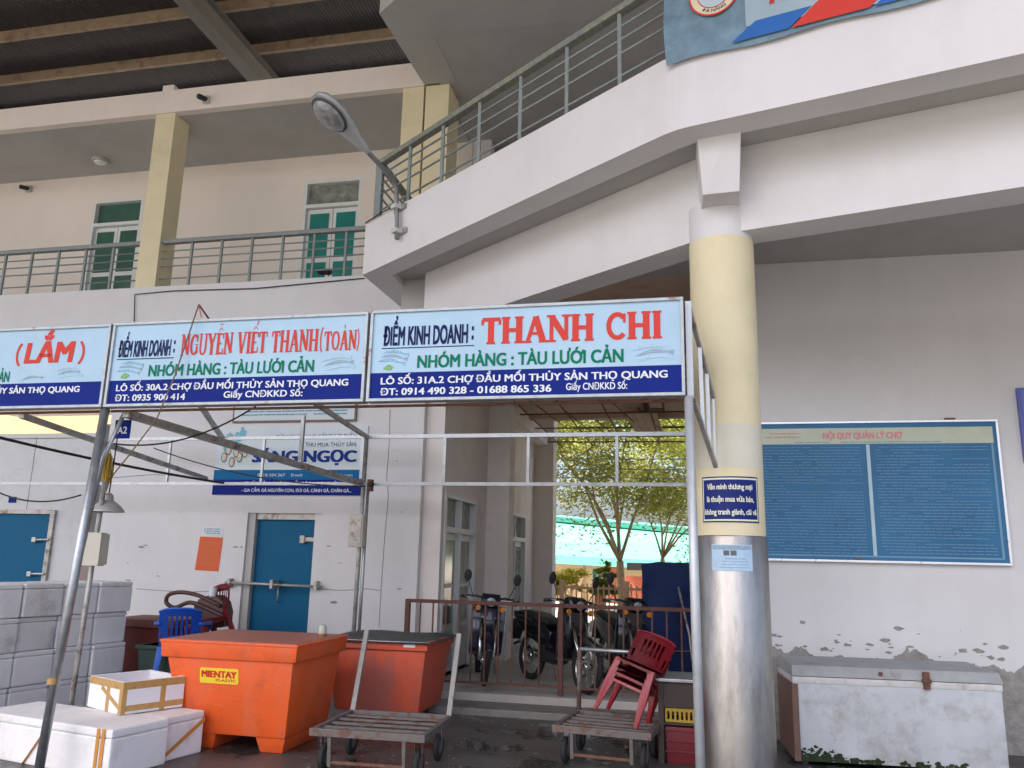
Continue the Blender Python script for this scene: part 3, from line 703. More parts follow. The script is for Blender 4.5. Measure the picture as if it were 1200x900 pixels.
for (k, dz) in ((1.0, -.03), (.98, -.055), (.85, -.085), (.55, -.105), (.2, -.112)):
    rings.append([gb.bm.verts.new(mh @ Vector((.44 + .19 * k * math.cos(a), .135 * k * math.sin(a), dz))) for a in [2 * PI * i / 24 for i in range(24)]])
for i in range(len(rings) - 1):
    for j in range(24): gb.bm.faces.new((rings[i][j], rings[i][(j + 1) % 24], rings[i + 1][(j + 1) % 24], rings[i + 1][j]))
gb.bm.faces.new(rings[-1]); gb.obj('lens', M('lamp_lens', (.22, .23, .22), .1, var=.5, scale=14, spec=1), head, auto=True)
rg = [mh @ Vector((.44 + .195 * math.cos(a), .14 * math.sin(a), -.035)) for a in [2 * PI * i / 24 for i in range(24)]]
B().tube(rg, .012, 6, True).obj('lens_rim', M('dark_lens_rim', (.06, .06, .06), .5), head, smooth=True)

# ============================================================ BANNER over the fascia
bn = thing('banner', 'blue printed banner with a round emblem tied to the railing over the column', 'banner', (.8, 5.3, 5.3))
oN = Vector((-nR.x, -nR.y, 0)); bo = Vector((B_.x, B_.y, 5.24)) + oN * .035; bU = Vector((dirR.x, dirR.y, 0)); bV = Vector((0, 0, 1))
vs_ = []; nx, nz = 40, 8
for i in range(nx + 1):
    for j in range(nz + 1):
        u = -.04 + 3.2 * i / nx; v = 1.0 * j / nz
        vs_.append(bo + bU * (u - .015 * math.sin(v * 5)) + bV * (v + .012 * math.sin(u * 7) * (1 - v)) + oN * (.010 * math.sin(u * 9 + v * 4) * max(0, 1 - u)))
mesh('cloth', vs_, [(i * (nz + 1) + j, (i + 1) * (nz + 1) + j, (i + 1) * (nz + 1) + j + 1, i * (nz + 1) + j + 1) for i in range(nx) for j in range(nz)], bannerpic, bn, True)
pale = M('banner_pale_print', (.33, .43, .48), .45, var=.12, scale=2)
def BP(x, y): d_ = onv(x, y, (B_.x, B_.y), (R_.x, R_.y)) - Vector((B_.x, B_.y, 5.24)); return (d_.dot(bU), d_.z)
poly('pale_field', bo, bU, bV, [(.55, .14), (1.60, .03), (3.1, .03), (3.1, .98), (.55, .98)], .013, pale, bn)
poly('stripe', bo, bU, bV, [(.44, .035), (.84, .035), (1.00, .165), (.62, .165)], .017, bannerblue, bn)
poly('stripe', bo, bU, bV, [(.86, .035), (1.36, .035), (1.68, .31), (1.18, .31)], .017, tred, bn)
poly('stripe', bo, bU, bV, [(1.39, .035), (3.1, .035), (3.1, .17), (1.55, .17)], .017, bannerblue, bn)
lettering('writing', "PHƯỜNG", bo, bU, bV, .72, 1.5, .27, .12, M('dark_red_print', (.55, .02, .03), .5), bn, .04, .15, .019)
for r, m_, o_ in ((.185, tred, .014), (.172, emblemcream, .015), (.125, tred, .016), (.117, M('emblem_pale_blue', (.45, .55, .6), .5), .017)):
    poly('emblem_ring', bo, bU, bV, [(.33 + r * math.cos(a), .49 + r * math.sin(a)) for a in [2 * PI * i / 40 for i in range(40)]], o_, m_, bn)
me = glyphs("ĐÀ NẴNG", .02); xs = [v.co.x for v in me.vertices]; w = max(xs)
for v in me.vertices:
    a = rad(235 + 70 * v.co.x / w)
    rr_ = .157 - v.co.y * .024 / .69
    v.co = bo + bU * (.33 + rr_ * math.cos(a)) + bV * (.49 + rr_ * math.sin(a)) + oN * .0175
link('emblem_writing', me, tblue, bn)

# ============================================================ STALL SIGNS (row of three light boxes' faces on a steel frame)
SY = 5.4
def sign_box(name, label, x0, x1, z0, z1):
    t = thing(name, label, 'sign', ((x0 + x1) / 2, SY, z0), 'stall signs above the market stalls')
    w = x1 - x0
    box('backing', x0 + .012, x1 - .012, SY + .012, SY + .07, z0 + .012, z1 - .012, signframe, t)
    f = .022
    for nm, a in (('frame', (x0, x1, SY - .012, SY + .085, z1 - f, z1)), ('frame', (x0, x1, SY - .012, SY + .085, z0, z0 + f)),
                  ('frame', (x0, x0 + f, SY - .0115, SY + .0845, z0 + f, z1 - f)), ('frame', (x1 - f, x1, SY - .0115, SY + .0845, z0 + f, z1 - f))):
        B().box(*a, .003).obj(nm, signframe, t)
    h = z1 - z0; vb = .31 * h; o = (x0, SY + .012, z0)
    panel('upper_panel', o, XU, ZU, f, w - f, vb, h - f, .006, signwhite, t)
    panel('lower_band', o, XU, ZU, f, w - f, f, vb, .006, signblue, t)
    return t, (x0, SY + .006, z0), w, h
def fish(t, o, u, v, s, mat, n=3, flip=1):
    rr = random.Random(int(u * 100) + n)
    for k in range(n):
        pts = []
        L = s * (.9 + .2 * rr.random()); y0 = v + s * .16 * k; x0 = u + s * .1 * k * flip; bend = .10 * s
        m = 9
        up = [(x0 + L * i / m, y0 + bend * math.sin(PI * i / m) + .055 * s * math.sin(PI * min(1, i / m * 1.05)) ** .7 - flip * .10 * s * (i / m - .5)) for i in range(m + 1)]
        dn = [(x0 + L * i / m, y0 + bend * math.sin(PI * i / m) - .055 * s * math.sin(PI * min(1, i / m * 1.05)) ** .7 - flip * .10 * s * (i / m - .5)) for i in range(m, -1, -1)]
        e = up[-1]
        pts = up[:-1] + [(e[0] + .10 * s, e[1] + .07 * s), (e[0] + .05 * s, e[1]), (e[0] + .09 * s, e[1] - .08 * s)] + dn[1:]
        poly('fish_print', o, XU, ZU, pts, .004 + .0004 * k, mat if k % 2 == 0 else tgrey, t)
fishm = M('fish_blue_print', (.22, .45, .62), .5, var=.5, scale=60)
fishp = M('faint_fish_print', (.38, .55, .68), .5, var=.2, scale=50)
SG = 'stall sign'
# right sign
t, o, w, h = sign_box('stall_sign', 'right stall sign headed THANH CHI in big red letters', -2.275, -.015, 2.69, 3.375)
lettering('writing', "ĐIỂM KINH DOANH", o, XU, ZU, .045 * w, .330 * w, .61 * h, .20 * h, tblue, t, .042, .0)
for dz in (.64, .74): panel('colon', o, XU, ZU, .342 * w, .349 * w, dz * h, (dz + .045) * h, .003, tblue, t)
panel('underline', o, XU, ZU, .042 * w, .352 * w, .572 * h, .582 * h, .003, tblue, t)
slab('heading', [(c, '') for c in "THANH CHI"], o, XU, ZU, .372 * w, .938 * w, .585 * h, .285 * h, tred, t)
lettering('writing', "NHÓM HÀNG : TÀU LƯỚI CẢN", o, XU, ZU, .165 * w, .82 * w, .355 * h, .132 * h, tgreen, t, .036)
lettering('writing', "LÔ SỐ: 31A.2 CHỢ ĐẦU MỐI THỦY SẢN THỌ QUANG", o, XU, ZU, .045 * w, .95 * w, .185 * h, .072 * h, twhite, t, .03)
lettering('writing', "ĐT: 0914 490 328 - 01688 865 336", o, XU, ZU, .045 * w, .60 * w, .068 * h, .072 * h, twhite, t, .03)
lettering('writing', "Giấy CNĐKKD Số:", o, XU, ZU, .645 * w, .83 * w, .08 * h, .07 * h, twhite, t, .02)
fish(t, o, .03 * w, .42 * h, .20, fishm, 3, 1); fish(t, o, .865 * w, .37 * h, .23, fishp, 3, -1)
poly('leaf_print', o, XU, ZU, [(.05 * w, .35 * h), (.075 * w, .335 * h), (.085 * w, .37 * h), (.07 * w, .40 * h), (.06 * w, .385 * h)], .005, tleaf, t)
# middle sign
t, o, w, h = sign_box('stall_sign', 'middle stall sign with a longer red name ending in brackets, crossed by a cord', -4.455, -2.295, 2.69, 3.37)
lettering('writing', "ĐIỂM KINH DOANH", o, XU, ZU, .03 * w, .245 * w, .59 * h, .185 * h, tblue, t, .042, .06)
for dz in (.62, .72): panel('colon', o, XU, ZU, .256 * w, .262 * w, dz * h, (dz + .045) * h, .003, tblue, t)
panel('underline', o, XU, ZU, .028 * w, .262 * w, .555 * h, .565 * h, .003, tblue, t)
slab('heading', [('N', ''), ('G', ''), ('U', ''), ('Y', ''), ('E', '^~'), ('N', ''), (' ', ''), ('V', ''), ('I', ''), ('E', '^/'), ('T', ''), (' ', ''), ('T', ''), ('H', ''), ('A', ''), ('N', ''), ('H', ''), ('(', '')], o, XU, ZU, .285 * w, .835 * w, .575 * h, .26 * h, tred, t)
slab('heading', [('T', ''), ('O', ''), ('A', '?'), ('N', ''), (')', '')], o, XU, ZU, .84 * w, .975 * w, .575 * h, .23 * h, tred, t)
lettering('writing', "NHÓM HÀNG : TÀU LƯỚI CẢN", o, XU, ZU, .165 * w, .81 * w, .35 * h, .13 * h, tgreen, t, .036)
lettering('writing', "LÔ SỐ: 30A.2 CHỢ ĐẦU MỐI THỦY SẢN THỌ QUANG", o, XU, ZU, .04 * w, .94 * w, .185 * h, .072 * h, twhite, t, .03)
lettering('writing', "ĐT: 0935 900 414", o, XU, ZU, .04 * w, .325 * w, .068 * h, .072 * h, twhite, t, .03)
lettering('writing', "Giấy CNĐKKD Số:", o, XU, ZU, .475 * w, .775 * w, .08 * h, .072 * h, twhite, t, .025)
fish(t, o, .03 * w, .40 * h, .20, fishm, 3, 1); fish(t, o, .855 * w, .37 * h, .22, fishp, 3, -1)
poly('leaf_print', o, XU, ZU, [(.05 * w, .34 * h), (.075 * w, .33 * h), (.09 * w, .37 * h), (.07 * w, .40 * h), (.06 * w, .38 * h)], .005, tleaf, t)
# left sign
t, o, w, h = sign_box('stall_sign', 'left stall sign cut by the photo edge, red name LẮM in brackets', -6.62, -4.475, 2.69, 3.365)
def SU(px): return ony(px, 420, SY).x + 6.62
slab('heading', [('(', '')], o, XU, ZU, SU(14), SU(24), .54 * h, .25 * h, tred, t)
lettering('heading', "LẮM", o, XU, ZU, SU(28), SU(86), .56 * h, .245 * h, tred, t, .045, .08)
slab('heading', [(')', '')], o, XU, ZU, SU(91), SU(102), .54 * h, .25 * h, tred, t)
lettering('writing', "NHÓM HÀNG : TÀU LƯỚI CẢN", o, XU, ZU, .12 * w, SU(14), .335 * h, .125 * h, tgreen, t, .036)
lettering('writing', "CHỢ ĐẦU MỐI THỦY SẢN THỌ QUANG", o, XU, ZU, .22 * w, SU(98), .19 * h, .07 * h, twhite, t, .035)
fish(t, o, SU(28), .36 * h, .19, tgrey, 1, -1); fish(t, o, SU(72), .37 * h, .19, fishp, 3, -1)

# ============================================================ STALL FRAMES
SB = 9.2
def truss_y(x, y0, y1, za, zb, t, mat, n=4):
    """pair of chords running back from the signs, with struts between"""
    bar('chord', (x, y0, za), (x, y1, za), .045, mat, t); bar('chord', (x, y0, zb), (x, y1, zb), .04, mat, t)
    for i in range(1, n):
        y = y0 + (y1 - y0) * i / n; bar('strut', (x, y, zb + .02), (x, y, za - .022), .03, galv, t)
sf = thing('market_stall', 'steel tube stall frame under the right sign with its white post beside the column', 'stall', (-1, 7, 0))
PX = -.005
B().tube([(PX + .03, SY + .03, 0), (PX + .01, SY + .03, 2.69)], .03, 12).obj('post', steelw, sf, smooth=True)
B().box(PX - .0, PX + .045, SY + .09, SY + .135, 2.69, 3.375, .003).obj('post', steelw, sf)
e1, e2 = ony(836, 466, 5.93), ony(839, 547, 5.93)
s1, s2 = Vector((PX + .03, SY + .14, 3.33)), Vector((PX + .045, SY + .10, 2.66))
bar('side_chord', s1, e1, .028, galvrust, sf); bar('side_chord', s2, e2, .028, galvrust, sf)
for t_ in (.42, .72, 1.0): bar('side_strut', s1.lerp(e1, t_), s2.lerp(e2, t_ * .96), .026 if t_ < 1 else .016, galv, sf)
bar('sign_bearer', (-2.28, SY + .10, 2.675), (.05, SY + .10, 2.675), .018, rust, sf)
zu, zl = 3.02, 2.45
bar('back_rail', (-3.84, SB, zu), (.0, SB, zu), .045, galv, sf); bar('back_rail', (-3.84, SB, zl), (.0, SB, zl), .04, galv, sf)
for px in (521, 619, 723): x = ony(px, 540, SB).x; bar('strut', (x, SB, zl + .021), (x, SB, zu - .023), .034, galv, sf)
B().tube([(-3.86, SB, 0), (-3.84, SB, zu)], .026, 10).obj('back_post', galvrust, sf, smooth=True)
B().tube([(-3.80, SB + .02, 0), (-3.79, SB + .02, zl)], .02, 8).obj('back_post', galv, sf, smooth=True)
sf2 = thing('market_stall', 'steel tube stall frame under the middle sign with a leaning galvanised front post', 'stall', (-4.5, 7, 0))
B().tube([(-4.585, SY - .02, 0), (-4.48, SY + .05, 2.69)], .034, 12).obj('post', galv, sf2, smooth=True)
B().tube([(-4.62, SY + .1, 1.1), (-4.50, SY + .12, 2.3), (-4.36, SY + .12, 2.66)], .016, 8).obj('side_tube', galv, sf2, smooth=True)
bar('sign_bearer', (-4.46, SY + .10, 2.675), (-2.285, SY + .10, 2.675), .018, rust, sf2)
bar('chord', (-4.33, SY + .1, 2.655), (-3.86, SB, zl), .06, galvrust, sf2)
bar('chord', (-3.70, SY + .1, 3.30), (-3.84, SB, zu), .045, galvrust, sf2)
for px, ya, yb in ((356, 487, 543), (426, 512, 562)):
    p = onx(px, ya, -3.80 if px == 356 else -3.84); bar('strut', (p.x, p.y, p.z), (p.x + .0, p.y, onx(px, yb, p.x).z), .035, galv, sf2)
bar('back_rail', (-7.3, SB, zu), (-3.87, SB, zu), .04, galv, sf2); bar('back_rail', (-9.6, SB, zl - .01), (-3.87, SB, zl), .036, galv, sf2)
for px in (198, 308): x = ony(px, 540, SB).x; bar('strut', (x, SB, zl + .02), (x, SB, zu - .02), .03, galv, sf2)
p = ony(262, 500, SB); bar('strut', (p.x, SB, zu), (p.x + .04, SB - .8, 3.45), .05, galvrust, sf2)
sf3 = thing('market_stall', 'steel tube stall frame under the left sign, mostly out of the picture', 'stall', (-6.5, 7, 0))
bar('chord', (-5.30, SY + .1, 2.655), (-5.9, SB - .1, 2.5), .045, galvrust, sf3)
bar('sign_bearer', (-6.62, SY + .10, 2.675), (-4.48, SY + .10, 2.675), .018, rust, sf3)
B().tube([(-6.64, SY + .05, 0), (-6.62, SY + .05, 2.69)], .03, 12).obj('post', galv, sf3, smooth=True)
# thin second pole with electric box
ep = thing('electric_box', 'beige electric box on a stub pole behind the leaning post', 'box', (-4.8, 6.2, 0))
p = ony(108, 642, 6.2)
B().box(p.x - .07, p.x + .10, 6.16, 6.25, p.z - .15, p.z + .13, .006).obj('box', pvc, ep)
B().tube([(p.x - .10, 6.3, 0), (p.x - .04, 6.3, 2.2)], .022, 8).obj('pole', galvrust, ep, smooth=True)
B().box(p.x + .10, p.x + .115, 6.15, 6.26, p.z - .14, p.z + .12).obj('door', pvc, ep)
mt = thing('meter_box', 'small beige meter box on the back post left of the passage', 'box', (-3.8, 9.1, 1.7))
B().box(-3.94, -3.76, 9.06, 9.16, 1.70, 2.08, .01).obj('box', pvc, mt); B().box(-3.92, -3.78, 9.05, 9.059, 1.73, 2.05).obj('cover', galvrust, mt)
# CCTV-like bullet on the joint
j = thing('joint_camera', 'small black bullet camera clamped at the joint of the stall rails', 'camera', (-3.7, 9.1, 2.4))
p = ony(438, 569, SB - .08); B().tube([(p.x - .06, SB - .03, 2.44), (p.x, SB - .14, 2.43)], .03, 10).obj('body', blackm, j, smooth=True)
B().box(p.x - .10, p.x - .04, SB - .05, SB + .02, 2.36, 2.50, .005).obj('clamp', rust, j)

# A2 plate
ap = thing('bay_plate', 'small dark blue plate reading A2 hanging under the middle sign', 'sign', (-4.43, 5.6, 2.5))
pa, pb_ = ony(133, 514, 5.62), ony(154, 492, 5.62)
B().box(pa.x, pb_.x, 5.62, 5.626, pa.z, pb_.z).obj('plate', signblue, ap)
lettering('writing', "A2", (pa.x, 5.62, pa.z), XU, ZU, .025, pb_.x - pa.x - .025, .04, .055, twhite, ap, .03)
tube('hook', [((pa.x + pb_.x) / 2, 5.62, pb_.z), ((pa.x + pb_.x) / 2, 5.60, 2.66)], .004, galvrust, ap, 5)

# pendant lamp with rope
pe = thing('pendant_lamp', 'grey enamel shade lamp hanging on a cable left of the leaning post', 'lamp', (-5.1, 6.4, 2.0))
p = ony(125, 600, 6.4)
B().lathe([(.148, 0), (.145, .012), (.12, .045), (.075, .085), (.045, .105), (.04, .15), (.02, .17)], (p.x, 6.4, p.z), 28, cap=False).obj('shade', shade_m, pe, auto=True)
B().lathe([(.012, 0), (.04, .03), (.045, .06), (.02, .1)], (p.x, 6.4, p.z + .01), 14).obj('bulb', lampglass, pe, auto=True)
tube('cable', [(p.x, 6.4, p.z + .16), (p.x + .01, 6.4, p.z + .36), (p.x + .03, 6.38, 2.62)], .006, cablem, pe, 6)
rpn = thing('rope_bundle', 'bundle of yellow rope looped above the hanging lamp', 'rope', (p.x, 6.38, 2.3))
rr = random.Random(3); c = B(); q = ony(126, 552, 6.36)
for k in range(16):
    ang = rr.uniform(0, PI); wv = rr.uniform(.015, .055); hh = rr.uniform(.10, .17); oz = rr.uniform(-.03, .03); pts = []
    for i in range(14):
        a = 2 * PI * i / 14; pts.append((q.x + wv * math.sin(a) * math.cos(ang) + rr.uniform(-.006, .006), 6.36 + wv * math.sin(a) * math.sin(ang), q.z + oz + hh * math.cos(a) + rr.uniform(-.008, .008)))
    c.tube(pts, .005, 5, True)
tag(c.obj('rope', rope, rpn, smooth=True), kind='stuff')
# cords and cables
hk = thing('hook_rod', 'bent rusty rod on top of the middle sign with a cord hanging down across it', 'rod', (-3.8, 5.4, 3.4))
t0 = ony(233, 357, SY - .05); t1 = ony(245, 374, SY + .05)
tube('rod', [t1, t0], .008, rust, hk, 6)
tube('cord', [t0, ony(205, 440, SY - .05), ony(184, 490, SY - .04), ony(150, 535, SY - .04), ony(128, 562, SY + .2)], .006, cordm, hk, 6)
tube('cord', [t0, ony(236, 372, SY - .05)], .004, tred, hk, 5)
def cable(label, pts, r=.006, m=None): tag(tube('cable', pts, r, m or cablem, None, 6), label, 'cable')
cable('black cable running down from the left edge behind the leaning post to the seafood banner', catenary(ony(-20, 508, 6.0), ony(262, 566, 9.0), .03), .014)
cable('thin cable looped along the foot of the balcony by the yellow pillar', [ony(157, 380, FY - .02), ony(158, 345, FY - .02), ony(200, 341, FY - .02), ony(300, 338, FY - .02), ony(427, 326, FY - .02)], .008)
cable('cable sagging under the middle sign beside the bay plate', catenary(ony(133, 520, 5.7), ony(300, 476, 6.2), .12), .007)
cable('pale cable sagging on the left stall rails above the cold room door', catenary(ony(-10, 573, 8.9), ony(95, 580, 8.9), .12), .01)
cable('short cable clipped to the lamp clamp on the white fascia', [onv(430, 262, A_, B_) + outn * .02, onv(450, 250, A_, B_) + outn * .03, onv(470, 240, A_, B_) + outn * .03], .008)
cable('thin cable hanging between the stall chords at the back post', catenary(ony(180, 525, 8.9), ony(428, 570, 9.0), .12), .007)

# ============================================================ WALL SIGNS
def rectpx(x0, y0, x1, y1, Y): a, b_ = ony(x0, y1, Y), ony(x1, y0, Y); return a.x, b_.x, a.z, b_.z
# big seafood banner
sb = thing('seafood_banner', 'blue and white seafood shop banner above the blue steel door', 'banner', (-5.1, 9.7, 2.8))
x0, x1, z0, z1 = -6.20, -4.05, 2.35, 3.25; o = (x0, FY - .02, z0); w = x1 - x0; h = z1 - z0
B().box(x0, x1, FY - .02, FY - .004, z0, z1).obj('panel', M('banner_white', (.62, .70, .72), .5, var=.04), sb)
panel('middle_band', o, XU, ZU, 0, w, .22 * h, .365 * h, .003, M('banner_mid_blue', (.0, .13, .32), .5, spec=.15), sb)
panel('lower_band', o, XU, ZU, 0, w, 0, .22 * h, .003, signblue, sb)
lettering('heading', "SÁNG NGỌC", o, XU, ZU, .25 * w, .94 * w, .48 * h, .16 * h, M('royal_blue_print', (.006, .04, .26), .5, spec=.15), sb, .05, 0, .004)
lettering('writing', "CỬA HÀNG CUNG CẤP THỰC PHẨM", o, XU, ZU, .40 * w, .93 * w, .82 * h, .06 * h, tblue, sb, .01, 0, .004)
lettering('writing', "THU MUA THỦY SẢN", o, XU, ZU, .60 * w, .93 * w, .70 * h, .06 * h, tblue, sb, .01, 0, .004)
lettering('writing', "0918.384.267    Email:                @gmail.com", o, XU, ZU, .30 * w, .92 * w, .27 * h, .04 * h, twhite, sb, .01, 0, .005)
lettering('writing', "- GIA CẦM: GÀ NGUYÊN CON, ĐÙI GÀ, CÁNH GÀ, CHÂN GÀ...", o, XU, ZU, .2 * w, .92 * w, .045 * h, .045 * h, twhite, sb, .02, 0, .005)
lettering('writing', "- THỦY SẢN: PHÂN PHỐI CÁC LOẠI THỦY SẢN", o, XU, ZU, .2 * w, .92 * w, .145 * h, .045 * h, twhite, sb, .02, 0, .005)
shellc = M('oyster_shell_print', (.66, .58, .46), .5, var=.25, scale=40); shelld = M('oyster_edge_print', (.10, .10, .09), .5); cyanp = M('cyan_splash_print', (.15, .45, .55), .5, var=.3, scale=30)
rr = random.Random(11)
for k in range(16):
    u, v = .09 * w + rr.uniform(-.07, .10) * w, .84 * h + rr.uniform(-.16, .1) * h; r = rr.uniform(.02, .07)
    poly('splash_print', o, XU, ZU, [(max(.002, u + r * math.cos(a) * rr.uniform(.5, 1.3)), min(h, v + r * math.sin(a) * rr.uniform(.5, 1.3))) for a in [2 * PI * i / 9 for i in range(9)]], .0035 + k * .0002, cyanp if k % 3 else tgrey, sb)
for k, (u, v) in enumerate(((.06, .55), (.115, .48), (.165, .55), (.14, .62), (.2, .62), (.085, .66))):
    for rr_, mm, of in ((.052, shelld, .0072), (.040, shellc, .0078)):
        poly('oyster_print', o, XU, ZU, [(u * w + rr_ * math.cos(a) * .8, v * h + rr_ * 1.35 * math.sin(a)) for a in [2 * PI * i / 12 for i in range(12)]], of + k * .0001, mm, sb)
# white board above
wb = thing('white_notice_board', 'pale printed notice board high on the wall, half hidden by the middle sign', 'notice board', (-5.1, 9.7, 3.3))
x0, x1, z0, z1 = -6.0, -4.22, 3.31, 4.2
B().box(x0, x1, FY - .03, FY - .004, z0, z1, .004).obj('frame', M('brown_thin_frame', (.18, .13, .10), .6), wb)
panel('sheet', (x0, FY - .03, z0), XU, ZU, .025, x1 - x0 - .025, .025, z1 - z0 - .025, .003, M('pale_grey_sheet', (.60, .68, .70), .5, var=.03), wb)
def textlines(name, o, u0, u1, v0, v1, n, th, mat, parent, seed, off=.004, para=.2):
    rr = random.Random(seed); b = B(); U, V = Vector(XU), Vector(ZU); org = Vector(o) + Vector((0, -off, 0))
    for i in range(n):
        v = v1 - (v1 - v0) * (i + .5) / n; end = u1 if rr.random() > para else u0 + (u1 - u0) * rr.uniform(.3, .8); u = u0 + (rr.random() < .3) * .03
        while u < end:
            L = rr.uniform(.02, .09); e = min(u + L, end)
            if rr.random() < .93: b.quad(org + U * u + V * (v - th / 2), org + U * e + V * (v - th / 2), org + U * e + V * (v + th / 2 * rr.uniform(.7, 1.1)), org + U * u + V * (v + th / 2))
            u = e + rr.uniform(.005, .012)
    tag(b.obj(name, mat, parent), kind='stuff')
textlines('small_print', (x0, FY - .033, z0), .12, x1 - x0 - .12, .08, z1 - z0 - .1, 16, .016, M('blue_small_print', (.10, .28, .42), .5), wb, 4)
# posters
po = thing('poster', 'orange paper notice pasted on the wall left of the blue steel door', 'poster', (-6.1, 9.7, 1.6))
x0, x1, z0, z1 = rectpx(228, 630, 261, 668, FY - .01)
mesh('sheet', [(x0, FY - .006, z0), (x1 - .02, FY - .006, z0 - .01), (x1, FY - .006, z1), (x0 + .03, FY - .006, z1 + .01)], [(0, 1, 2, 3)], posterm, po)
textlines('small_print', (x0, FY - .007, z0), .06, x1 - x0 - .06, .05, z1 - z0 - .05, 9, .012, M('faded_orange_print', (.60, .20, .06), .8), po, 8, .002)
po = thing('paper_slip', 'small white paper strip above the orange notice', 'poster', (-6.1, 9.7, 1.9))
x0, x1, z0, z1 = rectpx(236, 618, 261, 627, FY - .01)
panel('sheet', (x0, FY - .004, z0), XU, ZU, 0, x1 - x0, 0, z1 - z0, .002, paper, po)
textlines('small_print', (x0, FY - .007, z0), .03, x1 - x0 - .03, .01, z1 - z0 - .01, 3, .018, tgrey, po, 9, .001, 0)
# market rules board
nb = thing('rules_board', 'large blue glazed rules board on the white wall right of the column', 'notice board', (1.8, 8.45, 1.66))
x0, x1, z0, z1 = .42, 2.865, 1.665, 2.99; o = (x0, WY - .045, z0); w = x1 - x0; h = z1 - z0
B().box(x0, x1, WY - .045, WY - .003, z0, z1, .003).obj('panel', boardblue, nb)
f = .022
for a in ((x0 - f, x1 + f, z1, z1 + f), (x0 - f, x1 + f, z0 - f, z0), (x0 - f, x0, z0, z1), (x1, x1 + f, z0, z1)):
    B().box(a[0], a[1], WY - .06, WY - .002, a[2], a[3], .003).obj('frame', alu, nb)
panel('header_band', o, XU, ZU, .03, w - .03, .845 * h, .965 * h, .003, boardcream, nb)
panel('edge_line', o, XU, ZU, w - .055, w - .035, .03, .84 * h, .003, boardtext, nb)
panel('edge_line', o, XU, ZU, .03, w - .06, .03, .045, .003, boardtext, nb)
panel('centre_line', o, XU, ZU, .522 * w, .535 * w, .046, .84 * h, .003, M('board_line', (.45, .60, .66), .4), nb)
lettering('heading', "NỘI QUY QUẢN LÝ CHỢ", o, XU, ZU, .36 * w, .66 * w, .885 * h, .045 * h, M('pink_print', (.72, .25, .25), .5), nb, .05, 0, .005)
textlines('small_print', (x0, WY - .0485, z0), .36 * w * .6, .80 * w, .848 * h, .868 * h, 1, .008, boardtext, nb, 5, .002, 0)
textlines('small_print', (x0, WY - .0485, z0), .12 * w, .27 * w, .885 * h, .94 * h, 2, .012, M('faded_red_print', (.6, .32, .3), .5), nb, 5, .003, 0)
textlines('small_print', (x0, WY - .0485, z0), .06, .50 * w, .05, .83 * h, 36, .006, boardtext, nb, 6, .002)
textlines('small_print', (x0, WY - .0485, z0), .555 * w, w - .09, .06, .83 * h, 36, .006, boardtext, nb, 7, .002)
for (px, py) in ((937, 497), (1112, 492), (1004, 656), (1160, 661)):
    q = ony(px, py, WY); B().box(q.x - .045, q.x + .045, WY - .05, WY - .001, q.z - .012, q.z + .012, .003).obj('clip', rust, nb)
s2 = thing('edge_sign', 'deep blue framed sign cut off at the right edge of the photo', 'sign', (3.5, 8.45, 2.6))
B().box(3.085, 4.4, WY - .05, WY - .003, 2.60, 3.315, .004).obj('frame', M('violet_blue_frame', (.10, .12, .42), .4), s2)
panel('face', (3.085, WY - .05, 2.60), XU, ZU, .03, 1.28, .03, .685, .003, M('violet_blue_face', (.14, .18, .50), .4), s2)

# small wall fittings
for (px, py, Y, z_, lab, nm) in ((35, 222, 11.37, 0, 'small dark camera on the upper wall by the left teal door', 'wall_camera'), (243, 118, FY - .02, 0, 'tiny bullet camera on the pink roof beam right of the yellow pillar', 'beam_camera')):
    q = ony(px, py, Y); t = thing(nm, lab, 'camera', q)
    B().box(q.x - .05, q.x + .05, Y - .05, Y - .001, q.z - .06, q.z + .06, .005).obj('mount', cctvm, t)
    B().tube([(q.x, Y - .04, q.z), (q.x - .03, Y - .18, q.z - .03)], .04, 10).obj('body', blackm, t, smooth=True)
q = onz(118, 187, 8.09); t = thing('ceiling_lamp', 'round lamp on the balcony ceiling left of the yellow pillar', 'lamp', q)
B().lathe([(.13, -.05), (.14, -.02), (.14, -.001)], q, 20).obj('body', shade_m, t, auto=True); B().lathe([(.03, -.085), (.09, -.07), (.10, -.051)], q, 16).obj('globe', lampglass, t, auto=True)
t = thing('floor_lamp', 'pair of small dark spotlights at the foot of the right teal door', 'spotlight', (-5.5, 9.85, 5.4))
for px in (376, 383): q = ony(px, 319, 9.9); B().tube([(q.x, 9.88, q.z), (q.x, 9.98, q.z + .03)], .045, 10).obj('body', blackm, t, smooth=True)

# ============================================================ COLD STORE at the left
cs = thing('cold_store', 'white panelled cold store with a blue hatch under the balcony at the left', 'cold room', (-9.5, 10, 0))
hx0, hx1, hz0, hz1 = -9.95, -8.86, 1.02, 2.08
xs_ = [-13.6, -12.5, -11.4, -10.35, -9.3, -8.27]
for i in range(5):
    holes = [(hx0, hx1, hz0, hz1)] if xs_[i] < hx1 and xs_[i + 1] > hx0 else []
    hs = [(max(hx0, xs_[i] - 1), min(hx1, xs_[i + 1] + 1), hz0, hz1)] if holes else []
    hs = [(max(h[0], xs_[i]), min(h[1], xs_[i + 1] - .012), h[2], h[3]) for h in hs]
    holewall('panel', 'Y', 10.0, 10.12, xs_[i], xs_[i + 1] - .012, 0, 3.17, hs, panelw, cs)
box('side_panel', -8.39, -8.27, 10.125, 13, 0, 3.17, panelw, cs)
box('roof_panel', -13.6, -8.27, 9.97, 13, 3.173, 3.24, panelw, cs)
ht = B().box(hx0, hx1 - .0, 9.99, 10.05, hz0, hz1, .006).obj('hatch', bluedoor, cs)
